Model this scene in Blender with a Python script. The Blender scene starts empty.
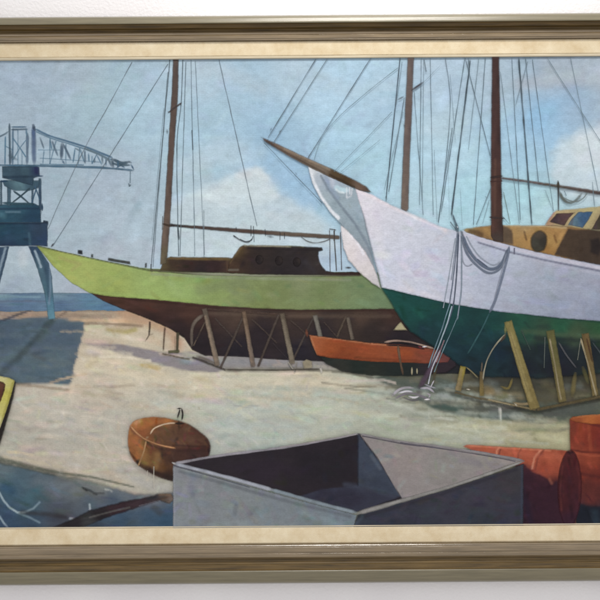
import bpy, math, random
import numpy as np
from mathutils import Vector
from mathutils.geometry import delaunay_2d_cdt

SC = bpy.context.scene
COL = SC.collection
# ------------------------------------------------------------------ camera, light, exposure
S = 0.0015                       # metres on the canvas for one pixel of the 600 px photograph
ROLL = 0.0075                    # the camera was held very slightly tilted
CAN = 0.006                      # how far the canvas stands off the wall
CAMD = 1.5                       # camera to wall
cam = bpy.data.objects.new('camera', bpy.data.cameras.new('camera'))
COL.objects.link(cam)
cam.location = (0, -CAMD, 0)
cam.rotation_euler = (math.pi / 2, ROLL, 0)
cam.data.sensor_width = 36
cam.data.lens = 36 * (CAMD - CAN) / (600 * S)
cam.data.clip_start = 0.05
cam.data.clip_end = 50
SC.camera = cam

W = bpy.data.worlds.new('World')
SC.world = W
W.use_nodes = True
_bg = W.node_tree.nodes['Background']
_bg.inputs['Strength'].default_value = 1.0
_tc = W.node_tree.nodes.new('ShaderNodeTexCoord')
_sp = W.node_tree.nodes.new('ShaderNodeSeparateXYZ')
_rp = W.node_tree.nodes.new('ShaderNodeValToRGB')          # the room: pale ceiling, dim floor
_mr = W.node_tree.nodes.new('ShaderNodeMapRange')
_mr.inputs['From Min'].default_value = -1
W.node_tree.links.new(_tc.outputs['Generated'], _sp.inputs[0])
W.node_tree.links.new(_sp.outputs['Z'], _mr.inputs['Value'])
W.node_tree.links.new(_mr.outputs[0], _rp.inputs['Fac'])
W.node_tree.links.new(_rp.outputs['Color'], _bg.inputs['Color'])
_rp.color_ramp.elements[0].position = 0.2
_rp.color_ramp.elements[0].color = (0.66, 0.64, 0.63, 1)
_rp.color_ramp.elements[1].position = 0.75
_rp.color_ramp.elements[1].color = (1.0, 1.0, 1.03, 1)

ld = bpy.data.lights.new('ceiling_lamp', 'AREA')
ld.shape = 'RECTANGLE'
ld.size = 0.45
ld.size_y = 0.12
ld.spread = math.radians(105)
ld.energy = 3.5
ld.color = (1.0, 0.965, 0.92)
lamp = bpy.data.objects.new('ceiling_lamp', ld)
COL.objects.link(lamp)
lamp.location = (0.16, -0.62, 1.12)
lamp.rotation_euler = (Vector((0.10, 0, 0.34)) - lamp.location).to_track_quat('-Z', 'Y').to_euler()

SC.view_settings.view_transform = 'Standard'
SC.view_settings.look = 'None'
SC.view_settings.exposure = 0
SC.view_settings.gamma = 1
SC.cycles.max_bounces = 6
SC.cycles.transparent_max_bounces = 24

# ------------------------------------------------------------------ helpers
CA, SA = math.cos(ROLL), math.sin(ROLL)
X0, X1 = -42.0, 674.0            # canvas ends left and right (photo px from the picture's own frame)
Y0, Y1 = 56.5, 529.0


def to_can(p):
    p = np.asarray(p, float)
    dx, dy = p[..., 0] - 300, p[..., 1] - 300
    return np.stack([300 + dx * CA - dy * SA, 300 + dx * SA + dy * CA], -1)


def to_photo(p):
    p = np.asarray(p, float)
    dx, dy = p[..., 0] - 300, p[..., 1] - 300
    return np.stack([300 + dx * CA + dy * SA, 300 - dx * SA + dy * CA], -1)


def lin(c):
    c = np.asarray(c, float) / 255.0
    return np.where(c <= 0.04045, c / 12.92, ((c + 0.055) / 1.055) ** 2.4)


ILLUM = [[1.1196, 1.1026, 1.0992], [-0.3006, -0.2904, -0.2761], [0.2053, 0.1963, 0.1864], [-0.0067, -0.0139, -0.0164], [-0.1288, -0.1037, -0.0986], [0.0611, 0.0597, 0.0574], [-0.1068, -0.1071, -0.1029], [0.06, 0.0603, 0.0586], [-0.0254, -0.0325, -0.0365], [-0.1261, -0.1208, -0.1148], [0.1537, 0.1525, 0.1466], [-0.1031, -0.1151, -0.114], [-0.0336, -0.0339, -0.0337], [0.0648, 0.0721, 0.0725], [0.0354, 0.0343, 0.0328]]


def illum(p):
    """light that falls on the canvas, relative to a white sheet (fitted to a test render); pigments are divided by it"""
    return ILL(p)


def ILL(p):
    x, y = (p[:, 0] - 300) / 300, (p[:, 1] - 300) / 300
    k, out = 0, 0
    for i in range(5):
        for j in range(5 - i):
            out = out + (x ** i * y ** j)[:, None] * np.array(ILLUM[k])
            k += 1
    return np.clip(out, 0.5, 1.6)


def hashn(ix, iy, seed):
    h = (ix.astype(np.int64) * 374761393 + iy.astype(np.int64) * 668265263 + seed * 974634217) & 0x7fffffff
    h = ((h ^ (h >> 13)) * 1274126177) & 0x7fffffff
    h = h ^ (h >> 16)
    return (h & 0xffff) / 65535.0


TONE, SAT = [0.0], [1.0]


def pig(c):
    """a pigment read off the photograph by eye (sRGB), corrected for the eye's flattery: darker mid tones, duller hues"""
    c = np.asarray(c, float)
    L = (c * np.array([0.3, 0.59, 0.11])).sum(-1, keepdims=True)
    g = np.interp(L, [0, 40, 60, 90, 120, 150, 185, 205, 255], [0.8, 0.78, 0.7, 0.74, 0.86, 0.9, 0.92, 0.97, 1.0])
    g = 1 - TONE[0] * (1 - g)
    return lin(np.clip((L + (c - L) * SAT[0]) * g, 0, 255))


def vnoise(x, y, seed=0):
    ix, iy = np.floor(x), np.floor(y)
    fx, fy = x - ix, y - iy
    fx, fy = fx * fx * (3 - 2 * fx), fy * fy * (3 - 2 * fy)
    a, b = hashn(ix, iy, seed), hashn(ix + 1, iy, seed)
    c, d = hashn(ix, iy + 1, seed), hashn(ix + 1, iy + 1, seed)
    return (a * (1 - fx) + b * fx) * (1 - fy) + (c * (1 - fx) + d * fx) * fy


def fbm(x, y, seed=0, octv=3):
    s, a, t = 0, 1, 0
    for k in range(octv):
        s = s + a * vnoise(x * 2 ** k, y * 2 ** k, seed + 17 * k)
        t += a
        a *= 0.5
    return s / t - 0.5


def spline(pts, n=6, closed=False):
    """Catmull-Rom through the points"""
    P = [np.array(p, float) for p in pts]
    m = len(P)
    if m < 3:
        return np.array(P)
    out = []
    rng = range(m) if closed else range(m - 1)
    for i in rng:
        if closed:
            p0, p1, p2, p3 = P[i - 1], P[i], P[(i + 1) % m], P[(i + 2) % m]
        else:
            p1, p2 = P[i], P[i + 1]
            p0 = P[i - 1] if i else 2 * p1 - p2
            p3 = P[i + 2] if i + 2 < m else 2 * p2 - p1
        for k in range(n):
            t = k / n
            out.append(0.5 * ((2 * p1) + (-p0 + p2) * t + (2 * p0 - 5 * p1 + 4 * p2 - p3) * t * t + (-p0 + 3 * p1 - 3 * p2 + p3) * t ** 3))
    if not closed:
        out.append(P[-1])
    return np.array(out)


def ell(cx, cy, rx, ry, n=28, rot=0):
    r = []
    for k in range(n):
        a = 2 * math.pi * k / n
        u, v = rx * math.cos(a), ry * math.sin(a)
        r.append((cx + u * math.cos(rot) - v * math.sin(rot), cy + u * math.sin(rot) + v * math.cos(rot)))
    return r


def resample(poly, step):
    poly = np.asarray(poly, float)
    out = []
    for i in range(len(poly)):
        a, b = poly[i], poly[(i + 1) % len(poly)]
        L = np.hypot(*(b - a))
        k = max(1, int(round(L / step)))
        for j in range(k):
            out.append(a + (b - a) * j / k)
    return np.array(out)


def clip_rect(poly):
    def clip(ps, inside, cut):
        o = []
        for i in range(len(ps)):
            a, b = ps[i - 1], ps[i]
            ia, ib = inside(a), inside(b)
            if ib:
                if not ia:
                    o.append(cut(a, b))
                o.append(b)
            elif ia:
                o.append(cut(a, b))
        return o

    def mk(ax, v):
        def f(a, b):
            t = (v - a[ax]) / (b[ax] - a[ax])
            return (a[0] + (b[0] - a[0]) * t, a[1] + (b[1] - a[1]) * t)
        return f
    ps = [tuple(p) for p in poly]
    for ax, v, s in ((0, X0, 1), (0, X1, -1), (1, Y0, 1), (1, Y1, -1)):
        ps = clip(ps, (lambda p, ax=ax, v=v, s=s: s * (p[ax] - v) >= 0), mk(ax, v))
        if not ps:
            break
    return np.array(ps)


def inpoly(p, poly):
    x, y = p[:, 0], p[:, 1]
    r = np.zeros(len(p), bool)
    n = len(poly)
    for i in range(n):
        (xa, ya), (xb, yb) = poly[i], poly[(i + 1) % n]
        if ya == yb:
            continue
        c = (ya > y) != (yb > y)
        r ^= c & (x < (xb - xa) * (y - ya) / (yb - ya) + xa)
    return r


def dist_line(p, pts, closed=False):
    pts = np.asarray(pts, float)
    d = np.full(len(p), 1e9)
    tt = np.zeros(len(p))
    m = len(pts)
    segs = m if closed else m - 1
    for i in range(segs):
        a, b = pts[i], pts[(i + 1) % m]
        ab = b - a
        L = max(1e-9, ab @ ab)
        t = np.clip(((p - a) @ ab) / L, 0, 1)
        q = np.hypot(p[:, 0] - a[0] - t * ab[0], p[:, 1] - a[1] - t * ab[1])
        k = q < d
        d[k] = q[k]
        tt[k] = (i + t[k]) / segs
    return d, tt


def sstep(a, b, x):
    t = np.clip((x - a) / (b - a), 0, 1)
    return t * t * (3 - 2 * t)


# ---- paint operations: each is f(p, c) -> c, p photo pixels, c linear colour
def base(*anch, s=6.0, pw=1.6):
    A = np.array([a[:2] for a in anch], float)
    Cc = pig(np.array([a[2] for a in anch], float))

    def f(p, c):
        num, den = 0, 0
        for a, col in zip(A, Cc):
            w = 1.0 / ((p[:, 0] - a[0]) ** 2 + (p[:, 1] - a[1]) ** 2 + s * s) ** pw
            num = num + w[:, None] * col
            den = den + w
        return num / den[:, None]
    return f


def mixc(c, col, m):
    return c + (col - c) * m[:, None]


def dab(pts, w, col, al=1.0, soft=0.6, rag=0.25, seed=1, taper=0.0):
    """one brush stroke along pts, w wide"""
    col = pig(col)
    P = np.asarray(pts, float)

    def f(p, c):
        lo, hi = P.min(0) - w * 1.6 - 3, P.max(0) + w * 1.6 + 3
        k = np.all((p >= lo) & (p <= hi), 1)
        if not k.any():
            return c
        q = p[k]
        d, t = dist_line(q, P)
        ww = w / 2 * (1 - taper * t)
        ww = ww * (1 + rag * 2 * fbm(q[:, 0] / 5, q[:, 1] / 3, seed))
        m = al * (1 - sstep(ww * (1 - soft), ww * (1 + soft) + 0.3, d))
        m = m * np.clip(1.05 + 2.4 * rag * fbm(q[:, 0] / 2.5, q[:, 1] / 2.0, seed + 5), 0, 1) * np.clip(1.15 + 2.0 * rag * fbm(t * 6, d * 0.7, seed + 8), 0, 1)
        c[k] = mixc(c[k], col, m)
        return c
    return f


def area(poly, col, al=1.0, soft=2.0, rag=1.0, seed=3, sx=7, sy=3, sm=False):
    col = pig(col)
    P = spline(poly, 5, True) if sm else np.asarray(poly, float)

    def f(p, c):
        lo, hi = P.min(0) - soft - rag * 3 - 2, P.max(0) + soft + rag * 3 + 2
        k = np.all((p >= lo) & (p <= hi), 1)
        if not k.any():
            return c
        q = p[k]
        d, _ = dist_line(q, P, True)
        sd = np.where(inpoly(q, P), d, -d) + rag * 2.5 * fbm(q[:, 0] / sx, q[:, 1] / sy, seed, 3)
        c[k] = mixc(c[k], col, al * sstep(-soft, soft, sd))
        return c
    return f


def mottle(amp, sx, sy, seed=1, tint=(1, 1, 1), ang=0.0):
    ca, sa = math.cos(ang), math.sin(ang)

    def f(p, c):
        u, v = p[:, 0] * ca + p[:, 1] * sa, -p[:, 0] * sa + p[:, 1] * ca
        n = fbm(u / sx, v / sy, seed, 3) * 2 * amp
        return np.clip(c * (1 + n[:, None] * np.array(tint)), 0.002, 1)
    return f


def gain(*anch, s=20.0):
    A = np.array([a[:2] for a in anch], float)
    K = np.array([np.broadcast_to(a[2], (3,)) for a in anch], float)

    def f(p, c):
        num, den = 0, 0
        for a, k in zip(A, K):
            w = 1.0 / ((p[:, 0] - a[0]) ** 2 + (p[:, 1] - a[1]) ** 2 + s * s) ** 1.5
            num = num + w[:, None] * k
            den = den + w
        return c * (num / den[:, None])
    return f


def strokes(n, L, wd, ang, aj, amp, seed=1, hue=0.4, box=None):
    """n short bristly strokes that lighten, darken or tint what lies under them"""
    def f(p, c):
        R = random.Random(seed)
        lo, hi = (p.min(0), p.max(0)) if box is None else (np.array(box[:2]), np.array(box[2:]))
        for i in range(n):
            cx, cy = R.uniform(lo[0], hi[0]), R.uniform(lo[1], hi[1])
            a = ang + R.gauss(0, aj)
            l, w = L * R.uniform(0.5, 1.4), wd * R.uniform(0.5, 1.4)
            g = max(-1.5, min(1.3, R.gauss(0, 1))) * amp
            sh = np.array([g + R.gauss(0, amp * hue), g + R.gauss(0, amp * hue * 0.6), g + R.gauss(0, amp * hue)])
            r = l / 2 + w
            k = np.nonzero((np.abs(p[:, 0] - cx) < r) & (np.abs(p[:, 1] - cy) < r))[0]
            if not len(k):
                continue
            dx, dy = p[k, 0] - cx, p[k, 1] - cy
            u, v = dx * math.cos(a) + dy * math.sin(a), -dx * math.sin(a) + dy * math.cos(a)
            m = (1 - sstep(l * 0.15, l * 0.55, np.abs(u))) * (1 - sstep(w * 0.2, w * 0.65, np.abs(v)))
            m = m * (0.75 + 0.5 * (hashn(np.floor(v * 1.3), np.full_like(v, i), seed)))
            c[k] = np.clip(c[k] * (1 + m[:, None] * sh), 0.002, 1)
        return c
    return f


# ---- materials
def paint_mat(name, rough=0.5, bump=0.25, grain=0.085):
    m = bpy.data.materials.new(name)
    m.use_nodes = True
    N, L = m.node_tree.nodes, m.node_tree.links
    b = N['Principled BSDF']
    at = N.new('ShaderNodeAttribute'); at.attribute_name = 'pigment'
    tc = N.new('ShaderNodeTexCoord')
    mp = N.new('ShaderNodeMapping'); mp.inputs['Scale'].default_value = (1.0, 1.0, 1.7)
    L.new(tc.outputs['Object'], mp.inputs['Vector'])
    n1 = N.new('ShaderNodeTexNoise'); n1.inputs['Scale'].default_value = 330; n1.inputs['Detail'].default_value = 4
    n2 = N.new('ShaderNodeTexNoise'); n2.inputs['Scale'].default_value = 95; n2.inputs['Detail'].default_value = 3
    L.new(mp.outputs[0], n1.inputs['Vector']); L.new(mp.outputs[0], n2.inputs['Vector'])
    ad = N.new('ShaderNodeMath'); ad.operation = 'ADD'
    L.new(n1.outputs['Fac'], ad.inputs[0]); L.new(n2.outputs['Fac'], ad.inputs[1])
    mr = N.new('ShaderNodeMapRange')
    mr.inputs['From Min'].default_value = 0.6; mr.inputs['From Max'].default_value = 1.4
    mr.inputs['To Min'].default_value = 1 - grain * 1.6; mr.inputs['To Max'].default_value = 1 + grain * 1.6
    L.new(ad.outputs[0], mr.inputs['Value'])
    vm = N.new('ShaderNodeVectorMath'); vm.operation = 'SCALE'
    L.new(at.outputs['Color'], vm.inputs[0]); L.new(mr.outputs[0], vm.inputs['Scale'])
    L.new(vm.outputs[0], b.inputs['Base Color'])
    b.inputs['Roughness'].default_value = rough
    b.inputs['Specular IOR Level'].default_value = 0.12
    # canvas weave and brush relief
    wv = N.new('ShaderNodeTexWave'); wv.wave_type = 'BANDS'; wv.bands_direction = 'X'; wv.inputs['Scale'].default_value = 260
    wh = N.new('ShaderNodeTexWave'); wh.wave_type = 'BANDS'; wh.bands_direction = 'Z'; wh.inputs['Scale'].default_value = 260
    for w in (wv, wh):
        w.inputs['Distortion'].default_value = 1.0
        L.new(tc.outputs['Object'], w.inputs['Vector'])
    a1 = N.new('ShaderNodeMath'); a1.operation = 'ADD'
    L.new(wv.outputs['Fac'], a1.inputs[0]); L.new(wh.outputs['Fac'], a1.inputs[1])
    a2 = N.new('ShaderNodeMath'); a2.operation = 'MULTIPLY_ADD'; a2.inputs[1].default_value = 0.3
    L.new(a1.outputs[0], a2.inputs[0]); L.new(ad.outputs[0], a2.inputs[2])
    bp = N.new('ShaderNodeBump'); bp.inputs['Strength'].default_value = bump; bp.inputs['Distance'].default_value = 0.0006
    L.new(a2.outputs[0], bp.inputs['Height'])
    L.new(bp.outputs['Normal'], b.inputs['Normal'])
    L.new(at.outputs['Alpha'], b.inputs['Alpha'])
    return m


OIL = paint_mat('oil_paint')


def mesh_obj(name, verts, faces, parent, mat, cols=None):
    me = bpy.data.meshes.new(name)
    me.from_pydata([tuple(v) for v in verts], [], [tuple(f) for f in faces])
    if cols is not None:
        at = me.color_attributes.new('pigment', 'FLOAT_COLOR', 'POINT')
        at.data.foreach_set('color', np.asarray(cols, np.float32).ravel())
    me.materials.append(mat)
    o = bpy.data.objects.new(name, me)
    COL.objects.link(o)
    if parent:
        o.parent = parent
    return o


def empty(name, parent=None, loc=(0, 0, 0), label=None, cat=None):
    o = bpy.data.objects.new(name, None)
    o.empty_display_size = 0.05
    COL.objects.link(o)
    o.location = loc
    if parent:
        o.parent = parent
    if label:
        o['label'] = label
    if cat:
        o['category'] = cat
    return o


LAY = [0]
STEP = 0.00003


def layer():
    LAY[0] += 1
    return CAN + LAY[0] * STEP


BASEZ = -0.36                    # the painting's own base, so that its Empty stands at its lower edge


def world(pc, d):
    """canvas px -> metres (local to the painting's Empty)"""
    return np.stack([(pc[:, 0] - 300) * S, np.full(len(pc), -d), -(pc[:, 1] - 300) * S - BASEZ], -1)


def colourise(pp, ops):
    c = np.full((len(pp), 3), 0.2)
    for f in ops:
        c = f(pp, c)
    return np.clip(c / illum(pp), 0.0015, 0.95)


def sheet(name, parent, poly, ops, res=2.0, soft=0.75, rag=0.35, sm=False, label=None, seed=5, fall=1.3):
    res = min(res, 1.15)
    """one shape of paint: outline in photo pixels, filled with fine triangles that carry the pigment"""
    polys = poly if isinstance(poly[0][0], (list, tuple, np.ndarray)) else [poly]
    V, F, Cc = [], [], []
    d = layer()
    for k, pl in enumerate(polys):
        pl = spline(pl, 5, True) if sm else np.asarray(pl, float)
        pc = clip_rect(to_can(pl))
        if len(pc) < 3:
            continue
        b = resample(pc, res)
        if rag:
            b = b + rag * 2 * np.stack([fbm(b[:, 0] / 4, b[:, 1] / 4, seed + k), fbm(b[:, 0] / 4, b[:, 1] / 4, seed + 50 + k)], -1)
        b[:, 0] = np.clip(b[:, 0], X0, X1); b[:, 1] = np.clip(b[:, 1], Y0, Y1)
        lo, hi = b.min(0), b.max(0)
        gx, gy = np.meshgrid(np.arange(lo[0], hi[0], res), np.arange(lo[1], hi[1], res * 0.9))
        gx = gx + (np.arange(gx.shape[0]) % 2)[:, None] * res * 0.5
        g = np.stack([gx.ravel(), gy.ravel()], -1)
        g = g[inpoly(g, b)]
        if len(g):
            dd, _ = dist_line(g, b, True)
            g = g[dd > 0.6 * res]
        allp = np.concatenate([b, g]) if len(g) else b
        n = len(b)
        edges = [(i, (i + 1) % n) for i in range(n)]
        r = delaunay_2d_cdt([Vector(p) for p in allp], edges, [list(range(n))], 1, 1e-5)
        vs = np.array([(v.x, v.y) for v in r[0]])
        pp = to_photo(vs)
        cc = colourise(pp, ops)
        db, _ = dist_line(vs, b, True)
        al = 1 - soft * (1 - sstep(0.0, fall, db))
        off = len(V)
        V += list(world(vs, d + k * 3e-6))
        F += [tuple(off + i for i in f) for f in r[2]]
        Cc += list(np.concatenate([cc, al[:, None]], 1))
    o = mesh_obj(name, V, F, parent, OIL, Cc)
    if label:
        o['label'] = label
    return o


def grid_sheet(name, parent, x0, y0, x1, y1, ops, res=2.0, ragtop=0.0, label=None):
    d = layer()
    nx, ny = int((x1 - x0) / res) + 1, int((y1 - y0) / res) + 1
    gx, gy = np.meshgrid(np.linspace(x0, x1, nx), np.linspace(y0, y1, ny))
    pc = np.stack([gx.ravel(), gy.ravel()], -1)
    if ragtop:
        pc[:nx, 1] += ragtop * 2 * fbm(pc[:nx, 0] / 6, pc[:nx, 1], 9)
    cc = colourise(to_photo(pc), ops)
    al = np.ones(len(pc))
    if ragtop:
        al[:nx] = 0.4
    f = []
    for j in range(ny - 1):
        for i in range(nx - 1):
            a = j * nx + i
            f.append((a, a + 1, a + nx + 1, a + nx))
    o = mesh_obj(name, world(pc, d), f, parent, OIL, np.concatenate([cc, al[:, None]], 1))
    if label:
        o['label'] = label
    return o


def lines(name, parent, items, label=None, wob=0.25, seed=2, taut=False):
    """thin brush lines: items = (points, width or (w0, w1), colour, alpha)"""
    d = layer()
    V, F, Cc = [], [], []
    for q, it in enumerate(items):
        pts, w, col = it[:3]
        al = it[3] if len(it) > 3 else 1.0
        w0, w1 = w if isinstance(w, tuple) else (w, w)
        P = spline(pts, 8) if len(pts) > 2 else np.array(pts, float)
        if taut and len(pts) > 2:                 # a taut stay: straight unless it is plainly bent
            dv, _ = dist_line(P, [pts[0], pts[-1]])
            if dv.max() < 3.2:
                P = np.array([pts[0], pts[-1]], float)
        # even steps
        seg = np.hypot(*(P[1:] - P[:-1]).T)
        cum = np.concatenate([[0], np.cumsum(seg)])
        n = max(5 if max(w0, w1) > 1.3 else 2, int(cum[-1] / 2.0) + 1)
        t = np.linspace(0, cum[-1], n)
        P = np.stack([np.interp(t, cum, P[:, 0]), np.interp(t, cum, P[:, 1])], -1)
        T = np.gradient(P, axis=0)
        T /= np.maximum(1e-9, np.hypot(T[:, 0], T[:, 1]))[:, None]
        Nn = np.stack([-T[:, 1], T[:, 0]], -1)
        u = t / max(1e-9, cum[-1])
        P = P + Nn * (wob * 2 * fbm(t / 14, np.full(n, q * 7.3), seed))[:, None]
        ww = (w0 + (w1 - w0) * u) * (1 + 0.5 * fbm(t / 9, np.full(n, q * 3.1), seed + 3))
        a = np.clip(al * (1 + 0.9 * fbm(t / 9, np.full(n, q * 5.7), seed + 9)), 0.05, 1)
        if max(w0, w1) > 1.3 and n > 3:           # a loaded brush starts and lifts off softly
            e = np.minimum(t, cum[-1] - t)
            k = sstep(-0.4, 1.6 * max(w0, w1), e)
            a, ww = a * (0.25 + 0.75 * k), ww * (0.55 + 0.45 * k)
        prof = ((-0.6, 0.1), (-0.2, 1.0), (0.2, 1.0), (0.6, 0.1)) if max(w0, w1) > 1.6 else ((-0.5, 1), (0.5, 1))
        m = len(prof)
        off = len(V)
        for (s, k) in prof:
            pc = to_can(P + Nn * (ww * s)[:, None])
            pc[:, 0] = np.clip(pc[:, 0], X0, X1); pc[:, 1] = np.clip(pc[:, 1], Y0, Y1)
            V += list(world(pc, d + q * 4e-7))
            pp = to_photo(pc)
            c = np.tile(pig(col), (n, 1)) * (1 + 0.25 * fbm(t / 5, np.full(n, q * 2.3 + s), seed + 4))[:, None]
            c = np.clip(c / illum(pp), 0.0015, 0.95)
            Cc += list(np.concatenate([c, (a * k)[:, None]], 1))
        for s in range(m - 1):
            for i in range(n - 1):
                a0 = off + s * n + i
                F.append((a0, a0 + 1, a0 + n + 1, a0 + n))
    o = mesh_obj(name, V, F, parent, OIL, Cc)
    if label:
        o['label'] = label
    return o


def taper(p0, p1, w0, w1):
    """four corners of a tapering straight timber"""
    a, b = np.array(p0, float), np.array(p1, float)
    t = (b - a) / np.hypot(*(b - a))
    n = np.array([-t[1], t[0]])
    return [tuple(a + n * w0 / 2), tuple(b + n * w1 / 2), tuple(b - n * w1 / 2), tuple(a - n * w0 / 2)]


def timber(parent, p0, p1, w0, w1, col, hi=None, lo=None, name='timber_prop', soft=0.8):
    ops = [base((p0[0], p0[1], lo or col), (p1[0], p1[1], col), s=8), ]
    if hi:
        a, b = np.array(p0, float), np.array(p1, float)
        ops.append(dab([a + (b - a) * 0.15 + (-w0 * .18, 0), b - (b - a) * 0.1 + (-w1 * .18, 0)], min(w0, w1) * 0.45, hi, 0.55, 0.8, 0.5, 4))
    ops.append(mottle(0.22, 2.5, 6, int(p0[0])))
    return sheet(name, parent, taper(p0, p1, w0, w1), ops, res=1.0, soft=soft, rag=0.35, seed=int(p0[0]))


# ------------------------------------------------------------------ wall
def wall_mat():
    m = bpy.data.materials.new('wall_paint'); m.use_nodes = True
    N, L = m.node_tree.nodes, m.node_tree.links
    b = N['Principled BSDF']
    tc = N.new('ShaderNodeTexCoord')
    n = N.new('ShaderNodeTexNoise'); n.inputs['Scale'].default_value = 5; n.inputs['Detail'].default_value = 5
    n2 = N.new('ShaderNodeTexNoise'); n2.inputs['Scale'].default_value = 220; n2.inputs['Detail'].default_value = 3
    L.new(tc.outputs['Object'], n.inputs['Vector']); L.new(tc.outputs['Object'], n2.inputs['Vector'])
    r = N.new('ShaderNodeValToRGB')
    r.color_ramp.elements[0].position = 0.3; r.color_ramp.elements[0].color = (0.74, 0.715, 0.72, 1)
    r.color_ramp.elements[1].position = 0.7; r.color_ramp.elements[1].color = (0.82, 0.80, 0.79, 1)
    L.new(n.outputs['Fac'], r.inputs['Fac']); L.new(r.outputs['Color'], b.inputs['Base Color'])
    b.inputs['Roughness'].default_value = 0.6
    bp = N.new('ShaderNodeBump'); bp.inputs['Strength'].default_value = 0.6; bp.inputs['Distance'].default_value = 0.0015
    L.new(n2.outputs['Fac'], bp.inputs['Height']); L.new(bp.outputs['Normal'], b.inputs['Normal'])
    return m


def box(name, x0, x1, y0, y1, z0, z1, mat, parent=None):
    v = [(x, y, z) for x in (x0, x1) for y in (y0, y1) for z in (z0, z1)]
    f = [(0, 1, 3, 2), (4, 6, 7, 5), (0, 4, 5, 1), (2, 3, 7, 6), (0, 2, 6, 4), (1, 5, 7, 3)]
    return mesh_obj(name, v, f, parent, mat)


wall = box('wall', -2.2, 2.2, 0, 0.12, -1.35, 1.6, wall_mat())
wall['kind'] = 'structure'
wall['label'] = 'plain off white wall behind the framed painting'
wall['category'] = 'wall'


# ------------------------------------------------------------------ picture frame
def wood_mat(name, dark, light, rough, spec=0.4, worn=None, streak=1.0):
    m = bpy.data.materials.new(name); m.use_nodes = True
    N, L = m.node_tree.nodes, m.node_tree.links
    b = N['Principled BSDF']
    tc = N.new('ShaderNodeTexCoord')
    mp = N.new('ShaderNodeMapping'); mp.inputs['Scale'].default_value = (9, 160, 160)
    L.new(tc.outputs['Object'], mp.inputs['Vector'])
    n = N.new('ShaderNodeTexNoise'); n.inputs['Scale'].default_value = 1.6; n.inputs['Detail'].default_value = 6; n.inputs['Roughness'].default_value = 0.65
    L.new(mp.outputs[0], n.inputs['Vector'])
    r = N.new('ShaderNodeValToRGB')
    r.color_ramp.elements[0].position = 0.32; r.color_ramp.elements[0].color = (*lin(dark), 1)
    r.color_ramp.elements[1].position = 0.68; r.color_ramp.elements[1].color = (*lin(light), 1)
    L.new(n.outputs['Fac'], r.inputs['Fac'])
    out = r.outputs['Color']
    if worn:
        n3 = N.new('ShaderNodeTexNoise'); n3.inputs['Scale'].default_value = 28; n3.inputs['Detail'].default_value = 8; n3.inputs['Roughness'].default_value = 0.75
        mp3 = N.new('ShaderNodeMapping'); mp3.inputs['Scale'].default_value = (1, 3, 3)
        L.new(tc.outputs['Object'], mp3.inputs['Vector']); L.new(mp3.outputs[0], n3.inputs['Vector'])
        rr = N.new('ShaderNodeValToRGB')
        rr.color_ramp.elements[0].position = worn[1]; rr.color_ramp.elements[1].position = worn[1] + 0.06
        L.new(n3.outputs['Fac'], rr.inputs['Fac'])
        mx = N.new('ShaderNodeMix'); mx.data_type = 'RGBA'
        L.new(rr.outputs['Color'], mx.inputs['Factor'])
        L.new(out, mx.inputs['A']); mx.inputs['B'].default_value = (*lin(worn[0]), 1)
        out = mx.outputs['Result']
    L.new(out, b.inputs['Base Color'])
    b.inputs['Roughness'].default_value = rough
    b.inputs['Specular IOR Level'].default_value = spec
    bp = N.new('ShaderNodeBump'); bp.inputs['Strength'].default_value = 0.3; bp.inputs['Distance'].default_value = 0.0008
    L.new(n.outputs['Fac'], bp.inputs['Height']); L.new(bp.outputs['Normal'], b.inputs['Normal'])
    return m


def linen_mat():
    m = bpy.data.materials.new('linen'); m.use_nodes = True
    N, L = m.node_tree.nodes, m.node_tree.links
    b = N['Principled BSDF']
    tc = N.new('ShaderNodeTexCoord')
    n = N.new('ShaderNodeTexNoise'); n.inputs['Scale'].default_value = 38; n.inputs['Detail'].default_value = 5; n.inputs['Roughness'].default_value = 0.7
    L.new(tc.outputs['Object'], n.inputs['Vector'])
    r = N.new('ShaderNodeValToRGB')
    r.color_ramp.elements[0].position = 0.3; r.color_ramp.elements[0].color = (*lin((206, 186, 150)), 1)
    r.color_ramp.elements[1].position = 0.7; r.color_ramp.elements[1].color = (*lin((226, 212, 182)), 1)
    L.new(n.outputs['Fac'], r.inputs['Fac']); L.new(r.outputs['Color'], b.inputs['Base Color'])
    b.inputs['Roughness'].default_value = 0.8
    b.inputs['Specular IOR Level'].default_value = 0.2
    hs = []
    for ax in ('X', 'Z'):
        w = N.new('ShaderNodeTexWave'); w.bands_direction = ax; w.inputs['Scale'].default_value = 200; w.inputs['Distortion'].default_value = 2.5
        w.inputs['Detail'].default_value = 2
        L.new(tc.outputs['Object'], w.inputs['Vector']); hs.append(w)
    a = N.new('ShaderNodeMath'); a.operation = 'ADD'
    L.new(hs[0].outputs['Fac'], a.inputs[0]); L.new(hs[1].outputs['Fac'], a.inputs[1])
    bp = N.new('ShaderNodeBump'); bp.inputs['Strength'].default_value = 0.35; bp.inputs['Distance'].default_value = 0.0006
    L.new(a.outputs[0], bp.inputs['Height']); L.new(bp.outputs['Normal'], b.inputs['Normal'])
    return m


FRZ = -0.425
frame = empty('picture_frame', None, (0, 0, FRZ), 'weathered brown wooden picture frame with cream linen liner hanging on the wall', 'picture frame')
XL, XR = -38.0, 670.0            # sight edges of the frame at the sides, canvas px


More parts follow.
